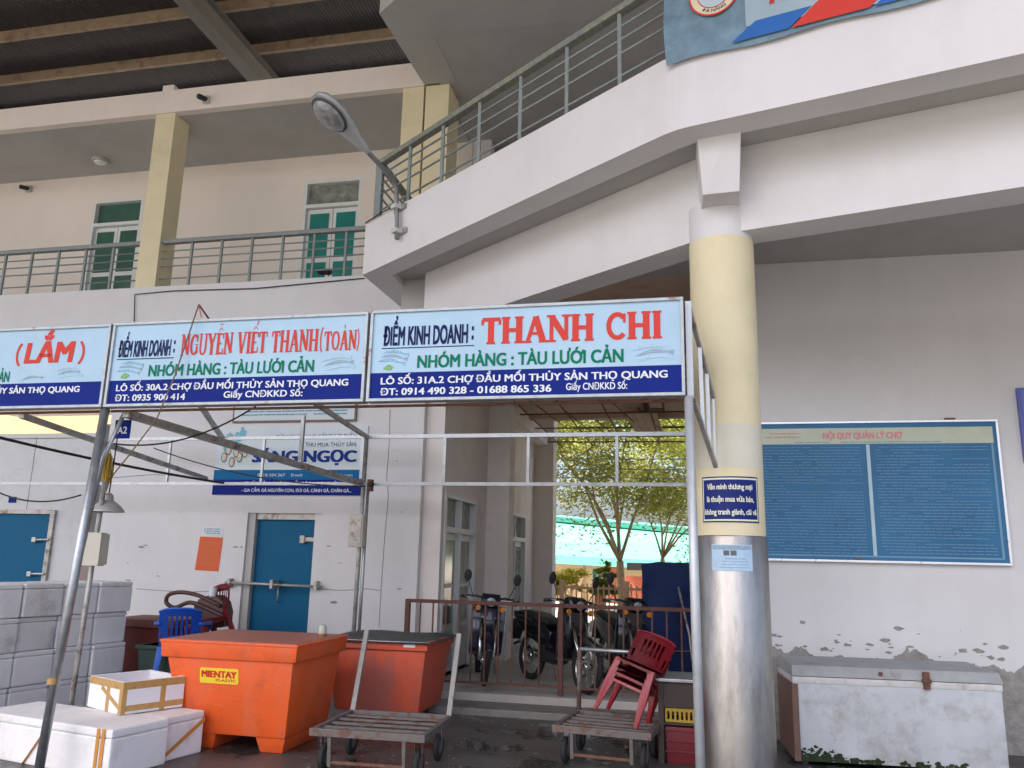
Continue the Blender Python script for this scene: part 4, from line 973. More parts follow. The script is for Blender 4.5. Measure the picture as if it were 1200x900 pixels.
for a in ((hx0 - .05, hx1 + .07, hz1, hz1 + .06), (hx0 - .05, hx1 + .07, hz0 - .06, hz0), (hx1, hx1 + .07, hz0, hz1)):
    B().box(a[0], a[1], 9.955, 10.06, a[2], a[3], .004).obj('hatch_frame', galvrust, ht)
for z in (1.25, 1.72):
    B().tube([(hx1 - .20, 9.955, z), (hx1 + .05, 9.95, z + .005)], .018, 8).box(hx1 - .23, hx1 - .16, 9.93, 9.99, z - .035, z + .035, .01).obj('latch', galv, ht)
B().box(-9.62, -9.5, 9.985, 9.999, 2.24, 2.32).obj('number_plate', signblue, cs)
dp = thing('grey_pillar', 'dark grey post between the cold store and the white wall', 'pillar', (-8.1, 10.1, 0))
B().box(-8.2, -7.98, 9.9, 10.2, 1.6, 3.35, .01).obj('shaft', M('dark_grey_plaster', (.16, .16, .155), .85, var=.2), dp)
B().box(-8.2, -7.98, 9.9, 10.2, 0, 1.58, .01).obj('base', M('painted_base_red_grey', (.30, .24, .22), .8, var=.2, col2=(.45, .05, .03), amt=.9, s2=6), dp)

# ============================================================ FOAM BOXES
def foam_box(label, mtx, w, d, h, mat, group, lid=.05, name='foam_box', tapes=()):
    t = bpy.data.objects.new(name, None); COL.objects.link(t); t.matrix_world = mtx; t.empty_display_size = .1
    t.location = mtx.to_translation(); t.rotation_euler = mtx.to_euler(); tag(t, label, 'foam box', group)
    B().box(0, w, 0, d, 0, h - lid - .002, .016, mtx).obj('body', mat, t)
    if lid: B().box(.001, w - .001, .001, d - .001, h - lid, h, .014, mtx).obj('lid', mat, t)
    return t
sA, sB2 = Vector((-6.05, 8.14)), Vector((-6.36, 6.40))
sd_ = (sB2 - sA).normalized()
rows = ['bottom', 'third', 'second', 'top']; cols = ['at the right end', 'second from the right end', 'third from the right end', 'at the left end']
rj = random.Random(9)
for r in range(4):
    for c in range(4):
        jx = rj.uniform(-.012, .012); p = sA + sd_ * (.435 * c)
        ang = math.atan2(sd_.y, sd_.x)
        m = Matrix.Translation((p.x + jx, p.y, .317 * r)) @ Matrix.Rotation(ang + rj.uniform(-.02, .02), 4, 'Z')
        # local x along the visible face, local y must point into the stack (towards -X)
        m = m @ Matrix.Translation((0, -.60, 0))
        lab = f"white foam box {cols[c]} of the {rows[r]} row of the tall stack"
        if (r, c) == (3, 2): lab = "grime-stained foam box in the top row of the tall stack behind the post"
        mt_ = foamold if (r, c) in ((3, 2), (2, 2), (2, 3)) else (foam if (r + c) % 2 else M('greyish_styrofoam', (.88, .87, .86), .9, var=.04, scale=5, col2=(.6, .57, .52), amt=.35, s2=3.2, bump=.35, bscale=120))
        m = m @ Matrix.Translation((rj.uniform(0, .006), rj.uniform(-.015, .01), 0)); foam_box(lab, m, .418 - rj.uniform(0, .008), .60, .312, mt_, 'foam boxes in the tall stack', lid=.045)
HZ = .33
FRc = onz(132, 856, HZ); BR1 = onz(194, 841, HZ); BR2 = onz(247, 832, HZ); FLc = onz(0, 836, HZ)
def frame2(o, xdir):
    x = Vector((xdir.x, xdir.y, 0)).normalized(); y = Vector((-x.y, x.x, 0)); m = Matrix((x, y, Vector((0, 0, 1)))).transposed().to_4x4(); m.translation = Vector((o.x, o.y, 0)); return m
sx = (BR2 - FRc); sx.z = 0; side = sx.normalized(); fx = Vector((side.y, -side.x, 0)); 
L1 = (BR1 - FRc).length; L2 = (BR2 - BR1).length
WL = 1.5
m1 = frame2(FRc - fx * WL, fx)
bA = foam_box('large white foam box with tape across its front, foreground left', m1, WL, L1 - .01, HZ, foam, 'large foam boxes in front', lid=.06)
B().box(WL - .10, WL - .065, -.0075, -.0045, 0.0, HZ + .003, 0, m1).box(WL - .15, WL - .12, -.0075, -.0045, 0.0, HZ + .001, 0, m1).obj('tape', tapeo, bA)
B().bar(m1 @ Vector((WL - .90, -.006, 0)), m1 @ Vector((WL - .68, -.006, HZ - .05)), .03, .002).obj('tape', tapeo, bA)
m2 = frame2(BR1 + side * .01 - fx * .80, fx)
bB = foam_box('smaller white foam box with a slanted tape strip behind the large one', m2, .80, L2 - .02, HZ - .005, foam, 'large foam boxes in front', lid=.055)
Lb = L2 - .02
b = B(); a_, c_ = m2 @ Vector((.8055, .02, .03)), m2 @ Vector((.8055, Lb - .0, .24)); n_ = fx * .0015
up = Vector((0, 0, .038)); b.frust([a_, c_, c_ + up, a_ + up], [a_ + n_, c_ + n_, c_ + up + n_, a_ + up + n_]); b.obj('tape', tapeo, bB)
# second row behind the large box (hidden supports of the same block)
# open taped box on top
Cc = onz(141, 838, HZ + .005); Rr = onz(214, 828, HZ + .005)
xd = (Rr - Cc); wO = xd.length; m3 = frame2(Cc, xd); m3.translation.z = HZ + .004
dO = .55; hO = .245
ob = thing('open_foam_box', 'open clean white foam box bound with brown tape on top of the large foam box', 'foam box', m3.to_translation())
ob.rotation_euler = m3.to_euler()
b = B(); th = .03
b.box(0, wO, 0, th, 0, hO, .006, m3).box(0, wO, dO - th, dO, 0, hO, .006, m3).box(0, th, th + .0005, dO - th - .0005, 0, hO - .0005, .004, m3).box(wO - th, wO, th + .0005, dO - th - .0005, 0, hO - .0005, .004, m3).box(th, wO - th, th, dO - th, .0, .03, 0, m3)
b.obj('body', foamclean, ob)
def strip(parent, m, pts, mat=tape): 
    b = B(); 
    for q in pts: b.box(*q, 0, m)
    return b.obj('tape', mat, parent)
e = .0018
strip(ob, m3, [(-e, wO + e, -e, 0, hO - .06, hO - .003), (-e, 0, 0, dO, hO - .0598, hO - .0032)])
strip(ob, m3, [(.0, wO, -e * .9, 0, .02, .065)])
strip(ob, m3, [(.6 * wO, .6 * wO + .045, -e * 1.3, 0, .0, hO - .05)])
strip(ob, m3, [(-e * 1.3, .035, -e * 1.4, 0, .0, hO - .05), (-e * 1.4, 0, 0.0005, .045, .0, hO - .05)])
strip(ob, m3, [(-e * 1.5, 0, .20, .25, .0, hO - .05)])
b = B(); q0, q1 = m3 @ Vector((-.0012, .34, hO - .07)), m3 @ Vector((-.0012, .04, .05)); b.bar(q0, q1, .002, .035).obj('tape', tape, ob)
tag(strip(ob, m3, [(wO, wO + e, 0, dO, hO - .061, hO - .002)]), None)

# tape ring on the leaning post
tr_ = thing('post_tape', 'ring of brown tape round the leaning post above the foam boxes', 'tape', (-4.56, 5.38, .85))
q = ony(62, 798, 5.385); B().lathe([(.038, -.02), (.038, .02)], q, 16).obj('ring', tape, tr_, auto=True)

# ============================================================ INSULATED BINS
ob1 = thing('insulated_bin', 'bright orange insulated fish bin with a lid and a yellow label', 'fish bin', (-3.65, 6.7, 0), 'orange fish bins')
def rect(x0, x1, y0, y1, z): return [(x0, y0, z), (x1, y0, z), (x1, y1, z), (x0, y1, z)]
B().frust(rect(-4.24, -3.27, 6.52, 7.34, .12), rect(-4.385, -3.205, 6.435, 7.39, .76), .035).obj('body', orange, ob1, auto=True)
B().frust(rect(-4.415, -3.175, 6.41, 7.415, .73), rect(-4.425, -3.16, 6.395, 7.425, .868), .018).obj('lid', orange, ob1, auto=True)
B().frust(rect(-4.405, -3.18, 6.415, 7.405, .867), rect(-4.40, -3.185, 6.42, 7.40, .88), .004).obj('lid_top', dullid, ob1)
B().box(-4.43, -3.155, 6.39, 7.43, .851, .875, .008).obj('lid_rim', orange, ob1, auto=True)
for x in (-4.15, -3.52): B().frust(rect(x, x + .20, 6.58, 7.25, 0), rect(x - .03, x + .24, 6.54, 7.3, .125), .012).obj('foot', orange, ob1, auto=True)
def lerp_front(x, z): # point on the sloping front face of the body
    k = (z - .12) / (.76 - .12); return Vector((x, 6.52 + (6.435 - 6.52) * k, z))
c0, c1 = ony(233, 800, 6.45), ony(280, 783, 6.45)
o0 = lerp_front(c0.x, c0.z); Vd = (lerp_front(c0.x, c0.z + .1) - o0).normalized(); w = c1.x - c0.x; h = .125
pts = []
rr_ = .018
for (cx_, cy_, s0) in ((w - rr_, rr_, -90), (w - rr_, h - rr_, 0), (rr_, h - rr_, 90), (rr_, rr_, 180)):
    for i in range(5): a = rad(s0 + 22.5 * i); pts.append((cx_ + rr_ * math.cos(a), cy_ + rr_ * math.sin(a)))
lb = poly('label_plate', o0, XU, Vd, pts, .003, labely, ob1)
def lettering_s(name, s, org, U, V, u0, u1, v0, cap, mat, parent, bold): return lettering(name, s, org, U, V, u0, u1, v0, cap, mat, parent, bold, 0, .0045)
lettering_s('writing', "MIENTAY", o0, XU, Vd, .015, w - .015, .05, .052, M('label_red', (.6, .02, .02), .5), lb, .06)
lettering_s('writing', "PLASTIC", o0, XU, Vd, w * .42, w - .02, .018, .02, M('label_red', (.6, .02, .02)), lb, .03)
scf = M('pale_scratch', (.72, .30, .16), .6); grm = M('dark_grime', (.20, .07, .035), .8, var=.3, scale=30)
rs = random.Random(31)
for i in range(26):
    x_ = rs.uniform(-4.15, -3.35); z_ = rs.uniform(.2, .68); a_ = rs.uniform(-.9, .9); L_ = rs.uniform(.02, .09)
    p_ = lerp_front(x_, z_); q_ = lerp_front(x_ + L_ * math.cos(a_), z_ + L_ * math.sin(a_)); wv = Vector((0, 0, rs.uniform(.0012, .003))); nv_ = Vector((0, -.0016 - i * .00004, 0))
    mesh('scratch', [p_ + nv_, q_ + nv_, q_ + nv_ + wv * .4, p_ + nv_ + wv], [(0, 1, 2, 3)], scf if i % 2 else grm, ob1)
jr = thing('glass_jar', 'small cloudy glass jar standing on the orange bin lid', 'jar', (-3.25, 6.9, .897))
q = onz(378, 746, .88); q = Vector((min(q.x, -3.28), min(q.y, 7.3), .881))
B().lathe([(.035, 0), (.038, .01), (.038, .075), (.03, .09), (.03, .10)], q, 18).obj('body', M('cloudy_glass', (.5, .5, .42), .2, var=.2), jr, auto=True)
B().lathe([(.04, 0), (.04, .025)], q - Vector((0, 0, .0)), 18).obj('dregs', M('brown_dregs', (.25, .12, .04), .5), jr, auto=True)
ob2 = thing('insulated_bin', 'faded scratched orange bin under a grey sheet behind the left trolley', 'fish bin', (-3, 8.4, 0), 'orange fish bins')
B().frust(rect(-3.52, -2.64, 8.02, 8.78, .10), rect(-3.62, -2.56, 7.93, 8.82, .70), .03).obj('body', orangeold, ob2, auto=True)
B().box(-3.64, -2.535, 7.90, 8.84, .70, .79, .015).obj('rim', orangeold, ob2, auto=True)
B().box(-3.4, -2.75, 8.1, 8.7, 0, .11, .01).obj('foot', maroon, ob2)
vs_ = []; nx = 22
rr = random.Random(2)
for i in range(nx + 1):
    for j in range(nx + 1):
        u, v = i / nx, j / nx; edge = min(u, 1 - u, v, 1 - v); x = -3.70 + 1.20 * u; y = 7.86 + 1.02 * v
        vs_.append((x, y, .803 + .006 * math.sin(u * 11 + v * 5) * math.sin(v * 9) - (.022 if edge < .01 else 0) - (.01 if edge < .05 else 0)))
g = B(); vv = [g.bm.verts.new(p) for p in vs_]
for i in range(nx):
    for j in range(nx): g.bm.faces.new((vv[i * (nx + 1) + j], vv[(i + 1) * (nx + 1) + j], vv[(i + 1) * (nx + 1) + j + 1], vv[i * (nx + 1) + j + 1]))
bmesh.ops.solidify(g.bm, geom=g.bm.faces[:], thickness=.006)
g.obj('sheet', greylid, ob2, auto=True)
tube('sheet_edge', [(-3.70, 7.855, .79), (-3.0, 7.852, .785), (-2.50, 7.858, .79)], .007, galv, ob2)
B().box(-2.78, -2.66, 7.895, 7.899, .735, .765).obj('white_label', paper, ob2)
ob3 = thing('insulated_bin', 'dark red lidded container beside the foam box stack', 'fish bin', (-6.2, 8.9, 0))
B().frust(rect(-6.55, -5.85, 8.65, 9.15, 0), rect(-6.62, -5.80, 8.6, 9.2, .74), .02).obj('body', maroon, ob3, auto=True)
B().box(-6.66, -5.77, 8.56, 9.24, .74, .83, .015).obj('lid', M('brown_red_lid', (.17, .05, .035), .6, var=.2), ob3, auto=True)
gb_ = thing('green_crate', 'dark green crate half hidden between the red container and the blue chair', 'crate', (-5.6, 8.4, 0))
B().frust(rect(-5.75, -5.25, 8.05, 8.5, 0), rect(-5.80, -5.20, 8.0, 8.55, .62), .015).obj('body', M('dark_green_plastic', (.03, .06, .045), .6, var=.2), gb_, auto=True)
B().box(-5.82, -5.18, 7.98, 8.57, .58, .62, .008).obj('rim', M('dark_green_plastic', (.03, .06, .045)), gb_, auto=True)

# ============================================================ TROLLEYS
def make_trolley(label, W, D, H, hh, lean, topbar, group='steel platform trolleys'):
    t = thing('platform_trolley', label, 'trolley', (0, 0, 0), group)
    b = B().bar((0, 0, H), (W, 0, H), .045, .055, .004); b.obj('front_beam', trolley, t)
    B().bar((0, D, H), (W, D, H), .045, .055, .004).obj('rear_beam', trolley, t)
    for x in (.02, W - .02): B().bar((x, .025, H), (x, D - .025, H), .04, .05, .004).obj('side_beam', trolley, t)
    n = 5
    for i in range(1, n): B().bar((.042, D * i / n, H + .008), (W - .042, D * i / n, H + .008), .035, .018, .002).obj('slat', trolley, t)
    for i in range(1, 3): B().bar((W * i / 3, .024, H - .012), (W * i / 3, D - .024, H - .012), .04, .02, .002).obj('cross_bar', trolley, t)
    for x in (.03, W - .03): (B().tube([(x, D, H + .02), (x, D + lean, hh)], .021, 10).obj('handle_post', trolley, t, smooth=True) if topbar else B().bar((x, D, H + .02), (x + .02, D + lean, hh), .042, .03, .003).obj('handle_post', M('worn_flat_bar', (.27, .26, .24), .6, metal=.2, var=.2, col2=(.14, .08, .05), amt=.8, s2=10), t))
    if topbar: B().tube([(.03, D + lean, hh), (W - .03, D + lean, hh)], .018, 10).obj('handle_bar', galv, t, smooth=True)
    for x in (.08, W - .08):
        for y in (.12, D - .12):
            mw = Matrix.Translation((x, y, .10)) @ Matrix.Rotation(PI / 2, 4, 'Y')
            wh = B().lathe([(.045, -.022), (.05, -.018), (.05, .018), (.045, .022)], (0, 0, 0), 18, mw).obj('wheel', trolley, t, auto=True)
            B().lathe([(.05, -.02), (.085, -.024), (.10, -.014), (.10, .014), (.085, .024), (.05, .02)], (0, 0, 0), 22, mw, cap=False).obj('tyre', rubber, wh, auto=True)
            B().box(x - .03, x - .025, y - .02, y + .02, .08, H - .028).box(x + .025, x + .03, y - .02, y + .02, .08, H - .028).obj('fork', trolley, t)
    for x in (.16, W - .16): B().bar((x, .0, H - .028), (x, .02, .06), .028, .028, .002).obj('leg', trolley, t)
    B().bar((.16, .02, .09), (W - .16, .02, .09), .02, .02).obj('brace', rust, t)
    return t
T1 = make_trolley('rusty platform trolley with two leaning posts in front of the faded orange bin', .90, .80, .30, .96, .18, False)
T1.location = (-2.84, 6.06, 0); T1.rotation_euler = (0, 0, rad(2))
T2 = make_trolley('platform trolley with a raised handle bar carrying the stacked red chairs', .80, .72, .28, .82, .03, True)
T2.location = (-1.13, 6.90, 0); T2.rotation_euler = (0, 0, rad(-7))

# ============================================================ CHAIRS
def make_chair(name, label, mat, arms=False):
    t = thing(name, label, 'plastic chair')
    # seat
    g = B(); n = 8; sw, sdp = .21, .20; grid = {}
    for i in range(n + 1):
        for j in range(n + 1):
            x = -sw + 2 * sw * i / n; y = -sdp + 2 * sdp * j / n; e = max(abs(x) / sw, abs(y) / sdp)
            k = 1 - .10 * max(0, (abs(x) / sw) * (abs(y) / sdp) - .6)
            grid[i, j] = g.bm.verts.new((x * k, y * k, .43 - .02 * (1 - e ** 2) - (.012 if e > .99 else 0)))
    for i in range(n):
        for j in range(n): g.bm.faces.new((grid[i, j], grid[i + 1, j], grid[i + 1, j + 1], grid[i, j + 1]))
    rim = [grid[i, 0] for i in range(n)] + [grid[n, j] for j in range(n)] + [grid[i, n] for i in range(n, 0, -1)] + [grid[0, j] for j in range(n, 0, -1)]
    low = [g.bm.verts.new((v.co.x * 1.03, v.co.y * 1.03, .388)) for v in rim]
    for i in range(len(rim)): g.bm.faces.new((rim[i], rim[(i + 1) % len(rim)], low[(i + 1) % len(rim)], low[i]))
    bmesh.ops.solidify(g.bm, geom=g.bm.faces[:], thickness=.005)
    g.obj('seat', mat, t, auto=True)
    # backrest with slots and rounded top
    g = B(); nx, nz = 17, 10; gv = {}
    for i in range(nx + 1):
        for j in range(nz + 1):
            u = i / nx * 2 - 1; v = j / nz; top = .40 * (1 - .10 * abs(u) ** 3)
            z = .42 + v * top; wd = .20 + .03 * v - .02 * v * v
            gv[i, j] = g.bm.verts.new((u * wd, .20 + .13 * v - .075 * u * u * (.5 + .5 * v), z))
    for i in range(nx):
        for j in range(nz):
            slot = (i in (4, 6, 8, 10, 12)) and 3 <= j <= 7
            hole = (i in (0, 1, 15, 16)) and 1 <= j <= 3
            if slot or (hole and i in (1, 15)) : continue
            g.bm.faces.new((gv[i, j], gv[i + 1, j], gv[i + 1, j + 1], gv[i, j + 1]))
    bmesh.ops.solidify(g.bm, geom=g.bm.faces[:], thickness=.008)
    g.obj('backrest', mat, t, auto=True)
    B().tube([gv_ for gv_ in [(u * .212 / 1.0, .33 - .075 * u * u, .82 - .04 * abs(u) ** 3) for u in [k / 8 - 1 for k in range(17)]]], .012, 8).obj('back_rim', mat, t, smooth=True)
    for sxn in (-1, 1):
        for syn in (-1, 1):
            x0, y0 = sxn * .195, syn * .185; x1, y1 = sxn * .235, syn * .235
            B().frust([(x1 - sxn * .035, y1, 0), (x1, y1, 0), (x1, y1 - syn * .035, 0), (x1 - sxn * .035, y1 - syn * .035, 0)],
                      [(x0 - sxn * .06, y0 + syn * .012, .42), (x0 + sxn * .012, y0 + syn * .012, .42), (x0 + sxn * .012, y0 - syn * .055, .42), (x0 - sxn * .05, y0 - syn * .045, .42)], .005).obj('leg', mat, t, auto=True)
        if arms: B().tube([(sxn * .20, .25, .66), (sxn * .26, .12, .655), (sxn * .27, -.08, .645), (sxn * .26, -.17, .62), (sxn * .225, -.19, .52), (sxn * .21, -.18, .40)], [.017, .02, .022, .02, .016, .015], 10).obj('armrest', mat, t, smooth=True)
    return t
rc = make_chair('red_chair', 'red plastic chair at the bottom of the tilted stack on the right trolley', redch)
base = onz(704, 848, .31)
Mst = Matrix.Translation((-.60, 7.16, .335)) @ Matrix.Rotation(rad(20), 4, 'Y') @ Matrix.Rotation(rad(-4), 4, 'X') @ Matrix.Rotation(rad(-14), 4, 'Z')
chairs = [rc]
for i, lab in enumerate(('second red plastic chair from the bottom of the tilted stack', 'third red plastic chair from the bottom of the tilted stack', 'topmost red plastic chair of the tilted stack')):
    chairs.append(dup(rc, label=lab))
for i, c in enumerate(chairs):
    m = Mst @ Matrix.Translation((0, .004 * i, .056 * i)); c.location = m.to_translation(); c.rotation_euler = m.to_euler(); c['group'] = 'stacked red plastic chairs'
    c.scale = (.84, .82, .68)
bc = make_chair('blue_chair', 'blue plastic armchair standing behind the bright orange bin', bluech, True)
bc.location = (-5.38, 8.15, .20); bc.rotation_euler = (0, 0, rad(205))
bc.scale = (1.0, 1.0, 1.0)
rc2 = make_chair('red_chair', 'dark red plastic chair tipped on its back on the pile by the blue door', M('dark_red_chair_plastic', (.22, .012, .02), .4, var=.1), False)
m = Matrix.Translation((-5.42, 8.95, .98)) @ Matrix.Rotation(rad(-78), 4, 'X') @ Matrix.Rotation(rad(165), 4, 'Y')
rc2.location = (-5.28, 8.62, .50); rc2.rotation_euler = (rad(14), rad(-6), rad(-25)); rc2.scale = (.9, .9, .85)
br = thing('brown_chair', 'brown plastic chair with a looped armrest lying on the pile left of the blue door', 'plastic chair', (-5.7, 8.8, .9))
b = B()
lp = [ony(x, y, 8.7) for x, y in ((262, 722), (240, 712), (222, 706), (205, 712), (195, 706), (198, 697), (212, 694), (230, 697), (244, 703), (262, 712))]
sm = []
for i in range(len(lp) - 1):
    for k in range(4):
        a0, a1_, a2, a3_ = lp[max(i - 1, 0)], lp[i], lp[i + 1], lp[min(i + 2, len(lp) - 1)]; tt = k / 4
        sm.append(.5 * ((2 * a1_) + (a2 - a0) * tt + (2 * a0 - 5 * a1_ + 4 * a2 - a3_) * tt ** 2 + (3 * a1_ - a0 - 3 * a2 + a3_) * tt ** 3))
b.tube(sm, .024, 10).obj('armrest', brownch, br, smooth=True)
def wpx(p, Y): return ony(p[0], p[1], Y)
outl = [(227, 710), (233, 702), (243, 698), (254, 699), (261, 706), (264, 718), (262, 735), (236, 738), (228, 724)]
b = B(); f0 = [wpx(p, 8.72) for p in outl]; f1 = [wpx(p, 8.72) + Vector((.02, .14, .01)) for p in outl]; b.frust([tuple(v) for v in f0], [tuple(v) for v in f1], .008); b.obj('shell', brownch, br, auto=True)
mg = thing('support_crate', 'dark crate under the tipped chairs by the blue door', 'crate', (-5.4, 8.8, 0))
B().frust(rect(-5.8, -5.0, 8.62, 9.2, 0), rect(-5.82, -4.98, 8.6, 9.22, .44), .012).obj('body', maroon, mg, auto=True)
wc = thing('white_cup', 'small white plastic cup on top of the tipped chairs', 'cup', (-5.4, 8.7, 1.1)); q = ony(249, 699, 8.72)
B().lathe([(.035, 0), (.045, .08), (.045, .10)], q, 16).obj('body', foamclean, wc, auto=True)

# ============================================================ MOTORBIKES
def make_bike(label, bodym, seatm, scoot=False):
    t = thing('motorbike', label, 'motorbike', (0, 0, 0), 'motorbikes parked in the passage')
    R = .285; xb = 1.22
    for x, nm in ((0, 'rear'), (xb, 'front')):
        mw = Matrix.Translation((x, 0, R)) @ Matrix.Rotation(PI / 2, 4, 'X')
        b = B(); b.tube([mw @ Vector((.225 * math.cos(a), .225 * math.sin(a), 0)) for a in [2 * PI * i / 32 for i in range(32)]], .014, 6, True)
        b.lathe([(.03, -.05), (.045, -.045), (.045, .045), (.03, .05)], (0, 0, 0), 14, mw)
        for k in range(16):
            a = 2 * PI * k / 16; b.tube([mw @ Vector((.04 * math.cos(a), .04 * math.sin(a), .03 * (-1) ** k)), mw @ Vector((.22 * math.cos(a + .25), .22 * math.sin(a + .25), 0))], .0028, 4)
        wh = b.obj('wheel', chrome, t, smooth=True)
        B().tube([mw @ Vector((.255 * math.cos(a), .255 * math.sin(a), 0)) for a in [2 * PI * i / 40 for i in range(40)]], .034 if nm == 'front' else .04, 10, True).obj('tyre', rubber, wh, smooth=True)
        B().lathe([(.09, .05), (.11, .052), (.11, .056), (.09, .058)], (0, 0, 0), 20, mw, cap=False).obj('brake_disc', chrome, wh, auto=True)
    def slab(nm, pts, y, m, bev=.03, y0=None, par=t): return B().prismy(pts, -y if y0 is None else y0, y, bev).obj(nm, m, par, auto=True)
    slab('rear_body', [(-.34, .76), (-.30, .64), (.05, .50), (.30, .42), (.52, .44), (.55, .60), (.35, .70), (.0, .77)], .10, bodym)
    slab('seat', [(-.28, .80), (-.26, .76), (.10, .755), (.48, .66), (.54, .70), (.40, .76), (.15, .81), (-.1, .83)], .125, seatm, .035)
    slab('tail_cowl', [(-.44, .80), (-.42, .72), (-.26, .66), (-.1, .74), (-.22, .80)], .085, bodym, .025)
    B().box(-.475, -.44, -.05, .05, .72, .78, .01).obj('tail_light', M('red_lens', (.5, .01, .01), .2), t)
    B().box(-.50, -.492, -.095, .095, .52, .66, .003, Matrix.Rotation(0, 4, 'Y')).obj('number_plate', M('plate_white', (.6, .6, .6), .5), t)
    slab('mudguard', [(-.46, .70), (-.50, .44), (-.44, .44), (-.34, .62), (-.30, .70)], .06, blackm, .012)
    slab('engine', [(.28, .26), (.62, .24), (.72, .34), (.66, .46), (.34, .44)], .11, blackm, .03)
    B().tube([(.62, .12, .28), (.40, .15, .22), (.05, .16, .25), (-.05, .17, .28)], .022, 8).tube([(.02, .17, .27), (-.42, .18, .36)], [.045, .05], 12).obj('exhaust', M('dull_chrome', (.35, .35, .35), .3, metal=.9), t, smooth=True)
    slab('footboard', [(.45, .40), (.80, .33), (.86, .37), (.86, .42), (.5, .48)], .12, bodym, .015)
    slab('leg_shield', [(.80, .30), (.90, .34), (.92, .60), (.88, .84), (.83, .90), (.80, .84), (.84, .60), (.78, .38)], .20, bodym, .025)
    slab('front_cowl', [(.88, .36), (.98, .52), (1.0, .70), (.94, .88), (.86, .92), (.88, .6)], .11, bodym, .03)
    slab('front_fender', [(xb - .26, .50), (xb - .20, .57), (xb, .615), (xb + .19, .53), (xb + .26, .42), (xb + .22, .42), (xb + .12, .50), (xb, .55), (xb - .18, .50)], .06, bodym, .012)
    for s in (-1, 1):
        B().tube([(xb, s * .085, R), (.98, s * .085, .74)], .02, 8).obj('fork', chrome, t, smooth=True)
        B().lathe([(.02, 0), (.035, .015), (.03, .03)], (0, 0, 0), 12, Matrix.Translation((.97, s * .15, .86)) @ Matrix.Rotation(rad(90), 4, 'Y')).obj('indicator', M('amber_lens', (.6, .2, .02), .2), t, auto=True)
        B().tube([(.86, s * .02, .96), (.84, s * .18, .99), (.76, s * .33, .97)], .013, 8).tube([(.79, s * .27, .977), (.745, s * .36, .965)], .02, 8).obj('handlebar', blackm, t, smooth=True)
        m = B().tube([(.83, s * .22, .99), (.86, s * .27, 1.10), (.84, s * .30, 1.18)], .006, 6).obj('mirror', blackm, t, smooth=True)
        B().lathe([(.01, -.012), (.055, -.006), (.06, .004), (.052, .008)], (0, 0, 0), 18, Matrix.Translation((.83, s * .31, 1.225)) @ Matrix.Rotation(rad(-80), 4, 'Y') @ Matrix.Diagonal((1.25, .8, 1, 1))).obj('mirror_head', blackm, m, auto=True)
        B().tube([(.80, s * .33, .985), (.90, s * .30, .975), (.93, s * .2, .965)], .006, 6).obj('brake_lever', chrome, t, smooth=True)
    slab('handlebar_cowl', [(.78, .90), (.88, .86), (.99, .90), (1.0, .97), (.90, 1.04), (.80, 1.02)], .12, bodym, .035)
    B().lathe([(.02, -.01), (.05, .0), (.055, .015), (.035, .025)], (0, 0, 0), 20, Matrix.Translation((.975, 0, .94)) @ Matrix.Rotation(rad(100), 4, 'Y')).obj('headlight', M('headlight_lens', (.25, .26, .27), .08, var=.5, scale=30, spec=1), t, auto=True)
    B().tube([(.3, .10, .30), (.25, .22, .02)], .01, 6).obj('kickstand', chrome, t, smooth=True)
    B().tube([(.52, -.17, .28), (.52, .17, .28)], .013, 8).obj('footrest', rubber, t, smooth=True)
    return t
FZ = .15
def place_bike(t, rear, front):
    a = math.atan2(front[1] - rear[1], front[0] - rear[0]); t.location = (rear[0], rear[1], FZ)
    t.rotation_euler = (rad(-5), 0, a)
b2 = make_bike('black motorbike in the middle of the passage seen from its rear quarter', blackp, blackm)
place_bike(b2, (-2.0, 10.45), (-1.27, 9.62))
b1 = make_bike('blue-black motorbike parked by the left glazed door with one mirror raised', bikeblue, blackm)
place_bike(b1, (-2.78, 10.85), (-2.45, 9.82))
b3 = make_bike('black motorbike on the right of the passage beside the blue tarpaulin', blackp, blackm)
place_bike(b3, (-1.12, 10.9), (-.62, 9.80))
# ============================================================ TARPAULIN STACK
tp = thing('tarpaulin_stack', 'tall stack wrapped in dark blue tarpaulin at the right of the passage', 'tarpaulin', (-.2, 10.4, .15))
g = B(); n = 18
def cube_pt(u, v, f):
    return {0: (u, -1, v), 1: (u, 1, v), 2: (-1, u, v), 3: (1, u, v), 4: (u, v, 1)}[f]
from mathutils import noise
for f in range(5):
    gv = {}
    for i in range(n + 1):
        for j in range(n + 1):
            p = Vector(cube_pt(i / n * 2 - 1, j / n * 2 - 1, f)); c = Vector((-.17, 10.45, .86)); hs = Vector((.43, .35, .71))
            q = Vector((c.x + p.x * hs.x, c.y + p.y * hs.y, c.z + p.z * hs.z)); nv = noise.noise_vector(q * 3.2) * .035 + noise.noise_vector(q * 9) * .012
            nv += Vector((0, 0, .03 * math.cos(p.x * 1.5))) if p.z > .95 else Vector()
            gv[i, j] = g.bm.verts.new(q + nv)
    for i in range(n):
        for j in range(n): g.bm.faces.new((gv[i, j], gv[i + 1, j], gv[i + 1, j + 1], gv[i, j + 1]))
bmesh.ops.remove_doubles(g.bm, verts=g.bm.verts, dist=1e-4)
g.obj('cover', tarp, tp, auto=True)
tube('cord', [(-.62, 10.06, .62), (-.2, 10.04, .60), (.27, 10.06, .62)], .006, cordm, tp, 6)
st_ = thing('leaning_stick', 'thin grey stick leaning against the blue tarpaulin', 'stick', (-.2, 9.9, .15))
tube('shaft', [ony(795, 688, 9.98), ony(808, 745, 9.7), (0.02, 9.6, .15)], .012, galvrust, st_)

